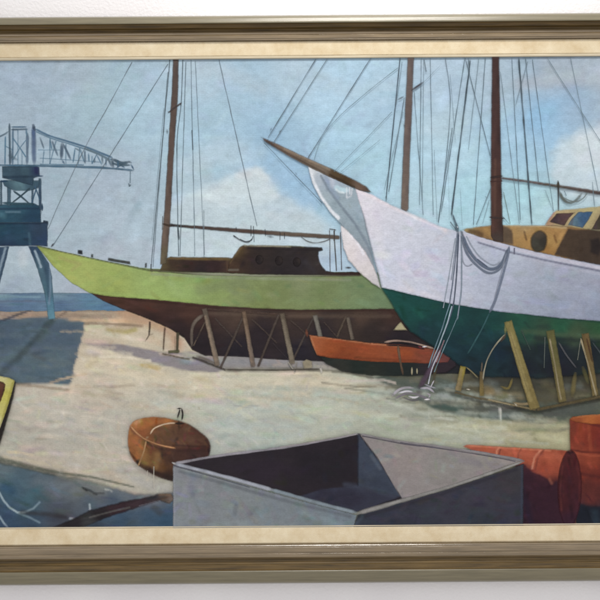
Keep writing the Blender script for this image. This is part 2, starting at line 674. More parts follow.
def ring(name, prof, mat, label=None):
    """prof: list of (top px, bottom px, depth in m), from outside inwards; swept round the four sides with mitred corners"""
    V, F = [], []
    for (t, b, d) in prof:
        k = (CAMD - d) / (CAMD - CAN)           # a point nearer the camera covers the same pixel at a smaller size
        zt, zb = -(t - 300) * S * k, -(b - 300) * S * k
        w = ((59.7 - t) + (b - 524.6)) / 2      # side rails as wide as the mean of top and bottom
        xl, xr = (XL - w - 300) * S * k, (XR + w - 300) * S * k
        V += [(xl, -d, zt - FRZ), (xr, -d, zt - FRZ), (xr, -d, zb - FRZ), (xl, -d, zb - FRZ)]
    for i in range(len(prof) - 1):
        for j in range(4):
            a, b = i * 4 + j, i * 4 + (j + 1) % 4
            F.append((a, b, b + 4, a + 4))
    o = mesh_obj(name, V, F, frame, mat)
    if label:
        o['label'] = label
    return o


ring('outer_edge', [(15.2, 583.2, 0.0012), (15.4, 583.0, 0.005), (15.9, 582.4, 0.0235), (16.6, 581.4, 0.0256), (18.0, 579.0, 0.0268), (19.8, 576.0, 0.0277), (21.2, 573.0, 0.0283), (22.2, 571.2, 0.0284), (22.8, 570.4, 0.0276)],
     wood_mat('worn_outer_wood', (104, 97, 76), (122, 114, 90), 0.33, 0.6, worn=((190, 186, 176), 0.68)))
ring('cove', [(22.8, 570.4, 0.0276), (23.2, 569.9, 0.0225), (24.0, 568.8, 0.0205), (27.2, 564.2, 0.0180), (27.6, 563.6, 0.0160), (29.0, 561.4, 0.0132), (30.6, 559.2, 0.0122), (31.0, 558.6, 0.0124)],
     wood_mat('brown_cove_wood', (68, 54, 30), (110, 88, 49), 0.45, 0.35))
ring('inner_bead', [(31.0, 558.6, 0.0140), (31.4, 558.0, 0.0158), (32.4, 556.9, 0.0172), (34.0, 554.0, 0.0172), (34.4, 553.4, 0.0164), (35.4, 551.8, 0.0172), (38.0, 547.6, 0.0168),
                    (38.6, 546.8, 0.0158), (39.4, 545.8, 0.0160), (40.2, 544.8, 0.0150), (40.6, 543.9, 0.0100)],
     wood_mat('brown_bead_wood', (106, 91, 68), (138, 120, 92), 0.17, 0.8))
ring('linen_liner', [(40.6, 543.9, 0.0100), (41.3, 543.0, 0.0118), (42.0, 542.4, 0.0124), (48, 534.0, 0.0112), (55.0, 527.6, 0.0098), (55.6, 527.0, 0.0090)], linen_mat(),
     'cream linen covered liner between wood and canvas')
ring('sight_edge', [(55.6, 527.0, 0.0088), (56.0, 526.6, 0.0096), (57.6, 525.6, 0.0094), (58.4, 525.0, 0.0086), (58.6, 524.8, 0.0072)],
     wood_mat('pale_sight_wood', (176, 164, 138), (206, 194, 168), 0.5, 0.4))

# ------------------------------------------------------------------ painting
painting = empty('painting', None, (0, 0, BASEZ), 'oil painting of sailing boats propped up in a dockyard, set inside the frame', 'painting')
cm = bpy.data.materials.new('primed_canvas'); cm.use_nodes = True
_b = cm.node_tree.nodes['Principled BSDF']
_n = cm.node_tree.nodes.new('ShaderNodeTexNoise'); _n.inputs['Scale'].default_value = 300
_r = cm.node_tree.nodes.new('ShaderNodeValToRGB')
_r.color_ramp.elements[0].color = (0.45, 0.42, 0.36, 1); _r.color_ramp.elements[1].color = (0.6, 0.57, 0.5, 1)
cm.node_tree.links.new(_n.outputs['Fac'], _r.inputs['Fac']); cm.node_tree.links.new(_r.outputs['Color'], _b.inputs['Base Color'])
box('canvas', (X0 - 300) * S, (X1 - 300) * S, -CAN, -0.0012, -(Y1 - 300) * S - BASEZ, -(Y0 - 300) * S - BASEZ, cm, painting)
TONE[0], SAT[0] = 0.0, 0.97
# ---- sky
sky_ops = [
    base((-40, 70, (158, 172, 188)), (20, 75, (160, 174, 190)), (75, 75, (162, 176, 192)), (130, 75, (162, 184, 200)), (20, 115, (160, 174, 188)), (90, 115, (160, 182, 196)),
         (140, 120, (160, 186, 200)), (200, 75, (170, 192, 206)), (250, 80, (160, 188, 206)), (210, 130, (160, 188, 204)), (270, 130, (152, 184, 206)), (290, 75, (168, 190, 204)),
         (340, 80, (166, 194, 212)), (380, 110, (164, 192, 210)), (440, 80, (170, 192, 208)), (500, 80, (168, 188, 202)), (560, 75, (164, 178, 192)), (570, 95, (158, 184, 208)),
         (540, 125, (150, 186, 214)), (600, 70, (172, 186, 198)), (650, 80, (176, 190, 200)), (110, 175, (164, 178, 192)), (60, 190, (162, 176, 190)), (140, 200, (164, 182, 194)), (90, 220, (164, 178, 190)),
         (110, 250, (164, 174, 186)), (20, 262, (170, 184, 196)), (20, 285, (158, 172, 188)), (90, 285, (164, 170, 184)), (140, 245, (168, 184, 196)),
         (200, 170, (164, 190, 204)), (200, 240, (182, 200, 208)), (290, 175, (150, 182, 206)), (310, 205, (148, 180, 206)), (320, 250, (170, 188, 204)), (350, 150, (162, 194, 212)),
         (370, 160, (166, 200, 214)), (320, 220, (166, 196, 210)), (440, 150, (172, 200, 214)), (430, 205, (174, 202, 213)), (470, 200, (162, 200, 212)), (520, 200, (164, 202, 212)), (515, 150, (160, 194, 214)),
         (540, 215, (174, 204, 212)), (590, 200, (176, 198, 206)), s=16, pw=1.7),
    gain((10, 80, (.98, 1.02, 1.01)), (30, 110, (.98, 1.02, 1.01)), (60, 180, (1.0, 1.05, 1.03)), (100, 240, (1.03, 1.08, 1.06)), (20, 280, (1, 1.02, .98)), (95, 85, (1.02, 1.05, 1.0)), (110, 200, 1.08), (150, 115, 1.15), (200, 80, 1.1), (200, 210, 1.1), (270, 120, 1.08), (336, 95, 1.2), (290, 180, 1.08), (300, 240, 1.1), (430, 170, 1.14), (400, 100, 1.12), (540, 130, 1.08), (580, 80, .95), (480, 90, 1.1), s=14),
    mottle(0.05, 60, 26, 11), mottle(0.035, 22, 10, 12, (1.2, 1, .8)),
    # pale cloud behind the green boat
    area([(183, 196), (205, 186), (228, 178), (250, 170), (262, 171), (272, 182), (284, 195), (300, 204), (322, 222), (335, 246), (300, 250), (180, 256), (176, 222)], (196, 210, 216), 0.8, 8, 4, 21, 12, 8, True),
    area([(200, 190), (230, 180), (254, 171), (266, 180), (276, 194), (262, 204), (226, 206), (205, 204)], (206, 218, 221), 0.7, 6, 3, 22, 9, 6, True),
    area([(205, 215), (300, 212), (320, 240), (200, 244)], (190, 206, 212), 0.6, 10, 4, 28, 12, 8, True),
    dab([(238, 176), (256, 171), (266, 178)], 7, (214, 222, 224), 0.7, 0.9, 0.4, 23),
    area([(180, 160), (205, 156), (212, 176), (196, 188), (178, 186)], (186, 204, 212), 0.55, 7, 3, 24, 9, 7, True),
    # cloud over the wheelhouse
    area([(556, 150), (575, 136), (592, 126), (640, 118), (676, 130), (676, 200), (590, 200), (556, 186)], (200, 214, 221), 0.85, 7, 4, 25, 10, 8, True),
    area([(575, 140), (594, 130), (620, 128), (620, 160), (580, 168)], (210, 219, 223), 0.7, 6, 3, 26, 9, 7, True),
    area([(528, 98), (545, 93), (575, 100), (560, 112), (535, 112)], (146, 186, 216), 0.35, 8, 3, 27, 9, 6, True),
    area([(530, 106), (558, 103), (556, 120), (540, 132), (528, 124)], (142, 186, 218), 0.45, 8, 3, 27, 9, 6, True),
    dab([(520, 84), (560, 79), (606, 76), (660, 80)], 13, (172, 180, 190), 0.65, 0.8, 0.4, 30),
    area([(545, 62), (580, 60), (640, 62), (640, 82), (560, 82)], (176, 188, 198), 0.5, 8, 3, 31, 12, 6, True),
    # high veils
    dab([(190, 68), (230, 74), (262, 88)], 16, (182, 198, 208), 0.5, 0.9, 0.5, 32), dab([(300, 70), (350, 92), (390, 84)], 14, (180, 200, 212), 0.4, 0.9, 0.5, 33),
    area([(60, 258), (110, 240), (150, 240), (150, 268), (80, 262)], (174, 184, 194), 0.5, 7, 3, 34, 10, 6, True),
    area([(18, 252), (26, 248), (27, 262), (20, 266)], (186, 196, 202), 0.8, 3, 1.5, 35, 6, 4, True),
    area([(196, 150), (230, 140), (262, 152), (240, 166), (205, 164)], (186, 204, 214), 0.45, 10, 4, 36, 12, 8, True), area([(170, 205), (210, 200), (215, 250), (170, 250)], (186, 202, 209), 0.5, 10, 4, 37, 12, 8, True), area([(420, 120), (452, 108), (474, 120), (456, 140), (428, 138)], (182, 203, 214), 0.5, 9, 4, 38, 10, 7, True),
    strokes(1100, 28, 8, -0.45, 0.5, 0.045, 41, 0.25), strokes(900, 12, 4, 0.3, 0.9, 0.035, 42, 0.25),
]
grid_sheet('sky', painting, X0, Y0, X1, 322, sky_ops, 1.8, label='painted pale blue sky with soft white clouds')
TONE[0], SAT[0] = 0.5, 0.85
# ---- sea
sheet('sea', painting, [(-45, 293), (20, 292.8), (60, 292.5), (95, 293), (125, 296), (125, 312), (-45, 312)],
      [base((0, 295, (118, 150, 166)), (60, 295, (116, 148, 168)), (100, 299, (98, 138, 166)), (20, 303, (92, 122, 154)), (60, 304, (86, 116, 150)), (105, 305, (84, 124, 158)), (0, 308, (88, 112, 146)), s=5),
       dab([(-45, 301), (45, 301.5)], 1.6, (100, 116, 142), 0.7), dab([(-45, 296), (40, 297)], 2, (124, 160, 170), 0.5), mottle(0.12, 14, 1.4, 3), strokes(70, 22, 1.6, 0, 0.06, 0.09, 3)], 1.3,
      label='painted strip of blue sea on the horizon')
TONE[0], SAT[0] = 0.0, 1.0
# ---- ground
_R = random.Random(12)


def dry_streaks(n, x0, y0, x1, y1, cols, l0, l1, w0, w1, al, seed):
    """dry brush streaks scattered over a patch of ground"""
    out = []
    for i in range(n):
        x, y, l = _R.uniform(x0, x1), _R.uniform(y0, y1), _R.uniform(l0, l1)
        dy = l * _R.uniform(-0.06, 0.16)
        out.append(dab([(x, y), (x + l * .5, y + dy * .5 + _R.uniform(-1, 1)), (x + l, y + dy)], _R.uniform(w0, w1), _R.choice(cols), al * _R.uniform(.5, 1), 0.8, 0.75, seed + i))
    return out


ground_ops = [
    base((-30, 312, (150, 132, 116)), (20, 312, (152, 134, 118)), (70, 313, (158, 138, 120)), (105, 312, (152, 134, 116)), (130, 320, (170, 146, 120)), (100, 330, (196, 184, 162)), (135, 337, (200, 190, 168)),
         (100, 345, (190, 178, 158)), (90, 365, (200, 188, 166)), (130, 370, (198, 186, 162)), (40, 400, (180, 172, 158)), (90, 395, (186, 176, 160)), (20, 440, (168, 164, 152)), (60, 430, (172, 168, 158)), (110, 420, (178, 172, 160)),
         (100, 455, (176, 168, 154)), (40, 462, (170, 160, 146)), (150, 395, (184, 178, 162)), (200, 380, (196, 186, 164)), (180, 372, (186, 178, 160)), (240, 385, (196, 190, 172)), (230, 420, (182, 184, 172)),
         (300, 385, (198, 188, 166)), (300, 415, (186, 188, 172)), (340, 400, (186, 186, 168)), (390, 410, (184, 186, 168)), (270, 440, (178, 184, 174)), (440, 430, (176, 178, 160)), (410, 435, (182, 184, 166)), (500, 432, (172, 168, 138)), (555, 438, (176, 172, 140)),
         (540, 420, (158, 154, 130)), (640, 430, (150, 146, 122)), (150, 440, (172, 168, 156)), (230, 450, (184, 188, 178)), (420, 390, (150, 146, 132)), s=13, pw=1.7),
    gain((60, 405, 1.1), (40, 440, 1.05), (110, 335, 1.0), (110, 395, 1.04), (230, 385, (.84, .87, .9)), (300, 400, (.83, .86, .89)), (230, 430, (.84, .86, .88)), (380, 412, (.78, .8, .82)), (300, 440, (.84, .85, .88)), (440, 432, (.84, .86, .86)), (540, 436, (.85, .83, .8)), (150, 372, (1.05, 1.05, 1.06)), (260, 378, (1.0, 1.0, 1.0)), (330, 378, (.98, .98, .98)), (205, 376, (1.04, 1.04, 1.03)), (120, 330, 1.05)),
    mottle(0.07, 40, 10, 51), mottle(0.05, 12, 5, 52, (.8, 1, 1.2)),
    # tan bank and rails at the water's edge
    dab([(-45, 310.5), (130, 311)], 3, (158, 142, 124), 0.7), dab([(-45, 315), (60, 315), (110, 317)], 4, (142, 124, 108), 0.7, 0.6, 0.5),
    dab([(70, 320), (120, 321), (146, 323)], 3, (190, 160, 128), 0.6), dab([(84, 323.5), (112, 324), (142, 326)], 2.2, (124, 106, 88), 0.8, 0.6, 0.5, 7),
    dab([(108, 330), (125, 332), (135, 330)], 4.5, (160, 146, 96), 0.75, 0.8, 0.5), dab([(86, 330), (100, 333), (140, 340)], 5, (210, 198, 176), 0.7, 0.7, 0.4),
    dab([(120, 309), (150, 320), (170, 330), (178, 345)], 12, (172, 138, 112), 0.75, 0.8, 0.4, 8), dab([(150, 338), (176, 350)], 7, (188, 170, 146), 0.6, 0.8, 0.5),
    # the crane's shadow on the ground
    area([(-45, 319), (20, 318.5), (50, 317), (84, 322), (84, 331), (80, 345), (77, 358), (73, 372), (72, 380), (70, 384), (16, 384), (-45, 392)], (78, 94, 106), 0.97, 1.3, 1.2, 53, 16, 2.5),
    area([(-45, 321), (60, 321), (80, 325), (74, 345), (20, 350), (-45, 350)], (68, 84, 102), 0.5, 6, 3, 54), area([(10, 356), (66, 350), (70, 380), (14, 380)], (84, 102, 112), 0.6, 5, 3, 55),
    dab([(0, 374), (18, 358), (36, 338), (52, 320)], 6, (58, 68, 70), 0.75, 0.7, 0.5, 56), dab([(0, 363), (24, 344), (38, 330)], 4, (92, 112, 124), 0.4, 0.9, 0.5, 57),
    dab([(-45, 334), (0, 321.5), (30, 310)], 2.2, (58, 62, 72), 0.85, 0.5, 0.3, 58), dab([(55, 319), (66, 312)], 1.6, (110, 96, 88), 0.7),
    dab([(40, 340), (46, 332)], 6, (72, 86, 84), 0.5, 0.9, 0.5), dab([(16, 385), (34, 386), (70, 390)], 2.6, (150, 134, 116), 0.8, 0.6, 0.5), dab([(18, 383.5), (30, 384)], 2, (86, 80, 74), 0.6),
    dab([(50, 383), (74, 376)], 2, (176, 156, 132), 0.6), dab([(56, 380), (86, 374)], 1.6, (190, 168, 140), 0.5),
    # shadow of the green hull
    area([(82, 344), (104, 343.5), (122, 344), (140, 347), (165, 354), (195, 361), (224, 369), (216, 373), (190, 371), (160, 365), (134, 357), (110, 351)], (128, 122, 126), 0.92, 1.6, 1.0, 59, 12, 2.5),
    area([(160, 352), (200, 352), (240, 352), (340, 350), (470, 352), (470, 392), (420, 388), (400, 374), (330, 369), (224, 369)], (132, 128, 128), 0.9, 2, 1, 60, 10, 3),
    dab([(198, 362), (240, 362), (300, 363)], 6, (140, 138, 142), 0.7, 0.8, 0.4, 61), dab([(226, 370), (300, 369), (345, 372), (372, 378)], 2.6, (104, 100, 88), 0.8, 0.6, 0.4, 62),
    dab([(100, 357), (124, 357), (150, 361)], 2.2, (214, 204, 184), 0.8, 0.6, 0.4), dab([(142, 365), (150, 366), (158, 368.5)], 4, (172, 152, 98), 0.75, 0.8, 0.5),
    dab([(94, 386), (110, 387), (134, 385)], 2.5, (150, 136, 118), 0.55, 0.9, 0.5), dab([(70, 396), (72, 384)], 4, (204, 192, 172), 0.7, 0.8), dab([(88, 366), (95, 360)], 6, (180, 166, 132), 0.5, 0.9),
    dab([(110, 392), (122, 394)], 3, (158, 144, 128), 0.6, 0.9), dab([(92, 350), (100, 352)], 6, (196, 184, 178), 0.6, 0.9),
    # bright dry ground
    dab([(150, 378), (210, 384), (290, 380), (360, 388)], 11, (206, 196, 172), 0.55, 0.9, 0.5, 63), dab([(190, 374), (260, 374), (330, 373)], 2.6, (208, 200, 178), 0.6, 0.7, 0.5, 64),
    dab([(232, 374), (245, 374.5), (268, 376)], 2, (188, 184, 160), 0.7), dab([(180, 392), (240, 398), (300, 392)], 6, (204, 190, 166), 0.5, 0.9, 0.5, 65),
    dab([(160, 402), (240, 408), (330, 402)], 12, (184, 190, 180), 0.5, 0.9, 0.5, 66), dab([(212, 424), (260, 432), (300, 428)], 14, (176, 186, 182), 0.5, 0.9, 0.5, 67), dab([(233, 405), (244, 407), (258, 406)], 1.6, (150, 150, 148), 0.6),
    dab([(320, 410), (380, 416), (440, 428), (500, 440)], 10, (192, 194, 176), 0.55, 0.9, 0.5, 68), dab([(420, 420), (440, 419)], 2.2, (158, 160, 148), 0.7), dab([(330, 428), (350, 424)], 5, (166, 178, 172), 0.5, 0.9),
    dab([(60, 412), (100, 418), (125, 424)], 2.4, (196, 188, 174), 0.6, 0.7, 0.5), dab([(40, 420), (60, 424)], 6, (186, 184, 170), 0.5, 0.9), dab([(8, 452), (20, 452.5), (32, 455)], 2.2, (200, 186, 158), 0.8, 0.6), dab([(30, 456), (80, 468), (130, 476)], 4, (184, 170, 154), 0.6, 0.8, 0.5),
    dab([(104, 470), (118, 482)], 6, (180, 164, 144), 0.5, 0.9), dab([(120, 470), (150, 486), (172, 490)], 8, (166, 164, 160), 0.6, 0.9, 0.4), dab([(70, 440), (90, 446)], 8, (162, 160, 150), 0.4, 0.9),
    # shadow under the white boat
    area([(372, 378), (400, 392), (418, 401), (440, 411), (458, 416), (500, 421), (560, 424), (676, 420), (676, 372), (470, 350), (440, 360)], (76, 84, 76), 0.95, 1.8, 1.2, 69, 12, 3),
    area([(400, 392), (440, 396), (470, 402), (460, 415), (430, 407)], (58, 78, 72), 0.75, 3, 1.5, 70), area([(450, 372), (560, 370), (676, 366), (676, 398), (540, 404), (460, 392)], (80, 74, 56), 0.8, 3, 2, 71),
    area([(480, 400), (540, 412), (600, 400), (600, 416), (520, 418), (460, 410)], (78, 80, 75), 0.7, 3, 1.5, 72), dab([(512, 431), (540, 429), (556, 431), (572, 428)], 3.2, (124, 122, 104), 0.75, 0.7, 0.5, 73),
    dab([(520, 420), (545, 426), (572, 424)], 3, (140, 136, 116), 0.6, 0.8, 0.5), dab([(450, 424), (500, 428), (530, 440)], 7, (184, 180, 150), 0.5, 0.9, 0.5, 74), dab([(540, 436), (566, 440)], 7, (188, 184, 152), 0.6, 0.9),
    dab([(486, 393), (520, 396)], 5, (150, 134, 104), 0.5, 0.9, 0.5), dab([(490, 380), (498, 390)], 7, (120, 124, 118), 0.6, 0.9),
    dab([(500, 409), (501, 424)], 1.6, (196, 196, 184), 0.8, 0.6), dab([(322, 383), (360, 387), (376, 387)], 1.6, (112, 108, 96), 0.8), dab([(345, 388), (372, 392), (400, 396)], 1.8, (124, 122, 108), 0.7),
    dab([(352, 381), (384, 380), (395, 383)], 2, (188, 178, 168), 0.7), dab([(358, 386), (384, 385)], 3, (140, 130, 108), 0.6, .8), dab([(372, 396), (420, 412), (452, 420)], 3, (196, 200, 186), 0.5, 0.8, 0.5),
    *dry_streaks(46, 60, 330, 330, 400, [(206, 192, 168), (196, 176, 154), (212, 202, 180), (172, 158, 136), (184, 182, 164)], 10, 46, 1.5, 4.5, .55, 200),
    *dry_streaks(60, 0, 386, 170, 480, [(198, 188, 172), (164, 158, 146), (178, 168, 150), (190, 174, 154), (168, 170, 158)], 12, 50, 2, 6, .5, 300),
    *dry_streaks(60, 160, 385, 520, 450, [(176, 182, 170), (188, 190, 174), (164, 166, 156), (180, 172, 154), (160, 172, 166)], 14, 60, 2, 7, .5, 400),
    *dry_streaks(40, -40, 318, 60, 380, [(70, 90, 104), (92, 108, 116), (64, 78, 84), (84, 100, 100), (98, 110, 112)], 8, 24, 2, 5, .55, 500),
    *dry_streaks(40, 380, 372, 600, 420, [(84, 84, 72), (104, 104, 84), (72, 80, 76), (120, 116, 92), (92, 86, 64)], 8, 30, 1.5, 4, .5, 600),
    *dry_streaks(24, 380, 418, 600, 442, [(176, 172, 140), (156, 154, 126), (186, 182, 154), (148, 150, 130)], 10, 40, 1.5, 5, .55, 700),
    dab([(-10, 457), (2, 460), (16, 463), (36, 468), (60, 473), (92, 477), (134, 487)], 6, (80, 86, 74), .85, .7, .4, 92, .8), dab([(4, 456.5), (30, 461), (60, 467), (90, 472)], 3, (188, 176, 152), .6, .7, .5, 93),
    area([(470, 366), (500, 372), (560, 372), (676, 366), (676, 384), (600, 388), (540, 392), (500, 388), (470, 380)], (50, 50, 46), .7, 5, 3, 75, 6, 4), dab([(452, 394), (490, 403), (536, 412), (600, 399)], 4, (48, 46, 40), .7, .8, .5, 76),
    dab([(498, 398), (505, 396)], 6, (100, 100, 66), .7, .9, .5), dab([(484, 388), (492, 390)], 5, (120, 104, 74), .6, .9, .5), dab([(560, 388), (580, 386)], 6, (96, 100, 92), .6, .9, .5), dab([(545, 384), (556, 392)], 7, (84, 82, 60), .6, .9, .6), dab([(430, 372), (460, 378)], 8, (104, 102, 84), .6, .9, .5),
    strokes(1000, 24, 5, 0.08, 0.25, 0.08, 81, 0.5), strokes(1300, 10, 3, 0.3, 0.8, 0.07, 82, 0.5), strokes(700, 5, 1.6, 0.1, 1.0, 0.09, 83, 0.4),
]
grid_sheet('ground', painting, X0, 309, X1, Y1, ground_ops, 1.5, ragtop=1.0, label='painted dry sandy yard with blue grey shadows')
TONE[0], SAT[0] = 0.65, 1.05
# ---- dockside crane
crane = empty('dockside_crane', painting, label='painted blue grey dockside crane standing by the water')
G = (76, 108, 134); GD = (48, 78, 106); GL = (100, 134, 156)
sheet('crane_leg', crane, [(-2, 247), (9.5, 246), (7.5, 256), (1.5, 278), (-4, 300), (-11, 318), (-17, 318), (-10, 290)],
      [base((3, 250, (66, 88, 112)), (0, 270, (70, 92, 114)), (-10, 310, (88, 122, 140))), dab([(5.5, 248), (-1, 272), (-10, 305)], 1.8, (150, 168, 182), 0.8), mottle(.15, 3, 9, 1)], 1.3)
sheet('crane_leg', crane, [(28, 246), (38, 246), (43, 254), (49, 263), (52, 276), (53.5, 295), (55.5, 319), (48, 320), (46.5, 306), (43.5, 290), (37.5, 270), (32, 255)],
      [base((33, 250, (58, 82, 108)), (40, 270, (84, 112, 126)), (48, 268, (70, 94, 116)), (47, 290, (84, 116, 130)), (51, 316, (104, 146, 162)), (51, 305, (92, 130, 150)), s=4),
       dab([(35, 251), (38.5, 260), (41, 267)], 1.8, (160, 178, 190), 0.85, 0.5), dab([(43, 258), (47, 275), (49, 300)], 2.4, (62, 86, 108), 0.6), dab([(50, 266), (50.5, 290), (49, 304)], 1.5, (120, 140, 160), 0.7), mottle(.15, 3, 9, 2)], 1.2)
sheet('crane_portal', crane, [(-45, 222), (30, 222), (43, 222), (43.5, 220), (48.8, 221), (48.5, 225), (47.8, 226), (48, 247), (38, 246), (-45, 247)],
      [base((0, 228, (44, 78, 98)), (20, 235, (46, 80, 100)), (40, 230, (58, 78, 100)), (45, 240, (54, 76, 108)), (10, 244, (44, 66, 92)), s=5),
       dab([(-45, 223), (40, 223)], 2.4, (34, 50, 70), 0.85), dab([(-45, 246), (48, 246.5)], 2, (36, 54, 84), 0.7), dab([(42, 222), (48, 222.5)], 2.4, (40, 52, 68), 0.9),
       dab([(8, 238), (28, 236)], 6, (58, 88, 112), 0.5, 0.9), dab([(29, 233), (30, 245)], 2, (80, 112, 130), 0.6), mottle(.12, 8, 4, 3), strokes(30, 9, 3, 0, 0.3, 0.12, 2)], 1.4)
sheet('crane_platform', crane, [(-45, 205), (10, 204), (34, 203), (41, 206), (41.5, 223), (-45, 223)],
      [base((0, 212, (62, 98, 116)), (20, 210, (54, 90, 108)), (30, 218, (44, 74, 98)), (5, 218, (50, 86, 106)), s=4), dab([(6, 212), (20, 212)], 1.6, (96, 124, 140), 0.8), dab([(-45, 209.5), (40, 208.5)], 1.6, (38, 58, 82), 0.7),
       dab([(-2, 214), (4, 216)], 5, (84, 124, 138), 0.6, .9), mottle(.18, 6, 3, 4)], 1.3)
sheet('crane_tower', crane, [[(0, 180), (2.4, 180), (2.4, 206), (0, 206)], [(7, 180), (11.6, 180), (11, 206), (6.8, 206)], [(31.4, 180), (34, 180), (33.6, 206), (31, 206)], [(38.2, 178), (41.5, 178), (42, 215), (38.8, 207)],
                             [(2, 180), (40, 180), (39, 188), (30, 191), (14, 191), (4, 186)], [(-45, 180), (0, 180), (0, 206), (-45, 206)]],
      [base((3, 190, (62, 88, 104)), (20, 184, (98, 128, 138)), (30, 184, (70, 96, 112)), (40, 195, (62, 84, 108)), (9, 195, (84, 108, 124)), s=4), mottle(.2, 4, 4, 5)], 1.2)
lines('crane_bracing', crane, [([(13, 191), (20.5, 196), (30, 204)], 1.7, (72, 94, 106), .9), ([(30, 188), (21, 196), (12, 203)], 1.8, (66, 88, 100), .9), ([(36, 190), (31, 206)], 1.2, G, .7), ([(35, 186), (40, 200)], 1.2, G, .7),
                               ([(2, 203), (34, 204)], 2.4, (64, 94, 108), .9), ([(42, 203), (42.5, 211)], 2, GD, .8), ([(0, 181.5), (8, 181)], 1.6, GD, .8)])
sheet('machinery_house', crane, [(2, 166), (35, 165), (39.6, 167), (40.2, 176), (34, 178.5), (33, 186), (10, 180), (2, 178)],
      [base((10, 171, (70, 94, 110)), (25, 172, (72, 98, 112)), (37, 171, (52, 66, 98)), (36, 182, (62, 86, 104)), (20, 179, (58, 80, 98)), s=3), dab([(2, 166.3), (36, 166)], 1.8, (54, 76, 90), .8),
       dab([(2, 177.5), (32, 176.5)], 2, (46, 66, 84), .85), dab([(36, 168), (36.5, 172)], 3.4, (40, 46, 84), .8), mottle(.15, 5, 3, 6)], 1.2)
TONE[0], SAT[0] = 0.1, 1.0
lines('crane_jib', crane, [
    ([(50, 138), (50, 164)], 1.25, GL, 0.41), ([(56, 141), (50, 164)], 1.25, GL, 0.41), ([(66, 144), (66, 164)], 1.25, GL, 0.41), ([(80, 148), (78, 164)], 1.25, GL, 0.45), ([(80, 149), (85, 163)], 1.50, GL, 0.49), ([(97, 154), (92, 164)], 1.25, GL, 0.49), ([(97, 155), (102, 165)], 1.38, GL, 0.49), ([(106, 158), (106, 166)], 1.50, G, 0.49), ([(38, 150), (60, 150)], 1.12, GL, 0.33), ([(40, 158), (70, 160), (100, 162)], 1.12, GL, 0.33), ([(115, 160), (125, 168)], 1.75, G, 0.57), ([(123, 164), (116, 168)], 1.62, G, 0.57), ([(18, 130), (18, 165)], 1.00, GL, 0.41), ([(5, 146), (13, 150)], 1.25, GL, 0.41), ([(22, 150), (22, 165)], 1.00, GL, 0.33),
    ([(9.6, 123), (10, 166)], 2.25, (72, 92, 106), 0.74), ([(13, 128), (12.6, 166)], 2.00, G, 0.66), ([(5.4, 136), (5, 165)], 1.50, GL, 0.66), ([(27.6, 133), (27, 165)], 3.00, (98, 118, 138), 0.70), ([(33.4, 124), (34.4, 166)], 5.00, (84, 104, 138), 0.70),
    ([(32.6, 124), (35, 131)], 4.00, (58, 74, 92), 0.74), ([(11, 127), (27, 127)], 1.50, G, 0.66), ([(11, 129.6), (28, 129.4)], 1.88, (76, 96, 112), 0.70), ([(26, 128), (27, 137)], 2.00, GL, 0.57), ([(13, 138), (20, 148), (26, 157)], 1.25, GL, 0.66), ([(26, 140), (20, 148), (13, 160)], 1.12, GL, 0.49),
    ([(-42, 155), (0, 136.5), (9, 131)], 2.00, (98, 118, 132), 0.61), ([(35, 129), (50, 136), (70, 142), (86, 147), (100, 152.5), (113, 158)], 2.00, (88, 118, 142), 0.74), ([(36, 131.5), (52, 138.5), (76, 146), (96, 153), (112, 160)], 1.25, GL, 0.57),
    ([(-42, 165), (2, 165.3), (40, 165.8), (80, 166.8), (110, 168.2), (134, 170.4)], 2.25, (76, 108, 130), 0.74), ([(40, 164.2), (84, 165)], 1.00, GL, 0.57),
    ([(40, 137), (44, 149)], 2.00, (104, 122, 138), 0.61), ([(44, 150), (43, 164)], 1.38, GL, 0.41), ([(50, 140), (52, 150)], 1.50, GL, 0.57), ([(52, 141), (58, 156)], 2.25, (96, 116, 134), 0.66), ([(62, 142), (61.4, 160)], 3.50, (66, 86, 108), 0.74), ([(63, 143), (71, 160)], 2.25, (92, 112, 130), 0.66),
    ([(62, 160), (65, 164)], 2.25, G, 0.66), ([(75, 148), (73, 163)], 1.62, GL, 0.66), ([(74.5, 148), (80, 151)], 1.62, (104, 124, 136), 0.57), ([(85, 150), (85.4, 164)], 1.75, (90, 110, 128), 0.70), ([(88.5, 153), (89, 162)], 1.50, GL, 0.66), ([(92, 156), (92, 163)], 1.12, GL, 0.57),
    ([(94.4, 158), (94.6, 163)], 2.75, (88, 108, 122), 0.70), ([(102, 156), (102.6, 164)], 2.25, (96, 116, 128), 0.57), ([(108, 159), (112, 167)], 2.25, (86, 106, 122), 0.66), ([(84, 148), (100, 155), (112, 162)], 2.00, (110, 130, 140), 0.49),
    ([(111, 158.5), (122, 163), (130, 161.5)], 3.25, (78, 98, 112), 0.78), ([(112, 163), (120, 165), (131, 165)], 2.25, (80, 102, 116), 0.74), ([(112, 158), (113.6, 168)], 3.25, (72, 92, 108), 0.70), ([(128, 161), (132, 163)], 3.50, (70, 88, 102), 0.74), ([(131, 164), (134, 170)], 2.00, G, 0.70), ([(118, 160), (118, 168)], 1.50, G, 0.57),
    ([(8, 155), (18, 160)], 3.75, (102, 124, 136), 0.49), ([(11, 150), (11, 163)], 3.50, (92, 112, 128), 0.49), ([(37, 176), (43.5, 176)], 1.50, GD, 0.66), ([(130.4, 171), (130.2, 183)], 1.00, (120, 140, 152), 0.66), ([(128.6, 183), (130, 186.5), (130.6, 184)], 2.25, (80, 100, 110), 0.74)])

TONE[0], SAT[0] = 0.95, 0.8
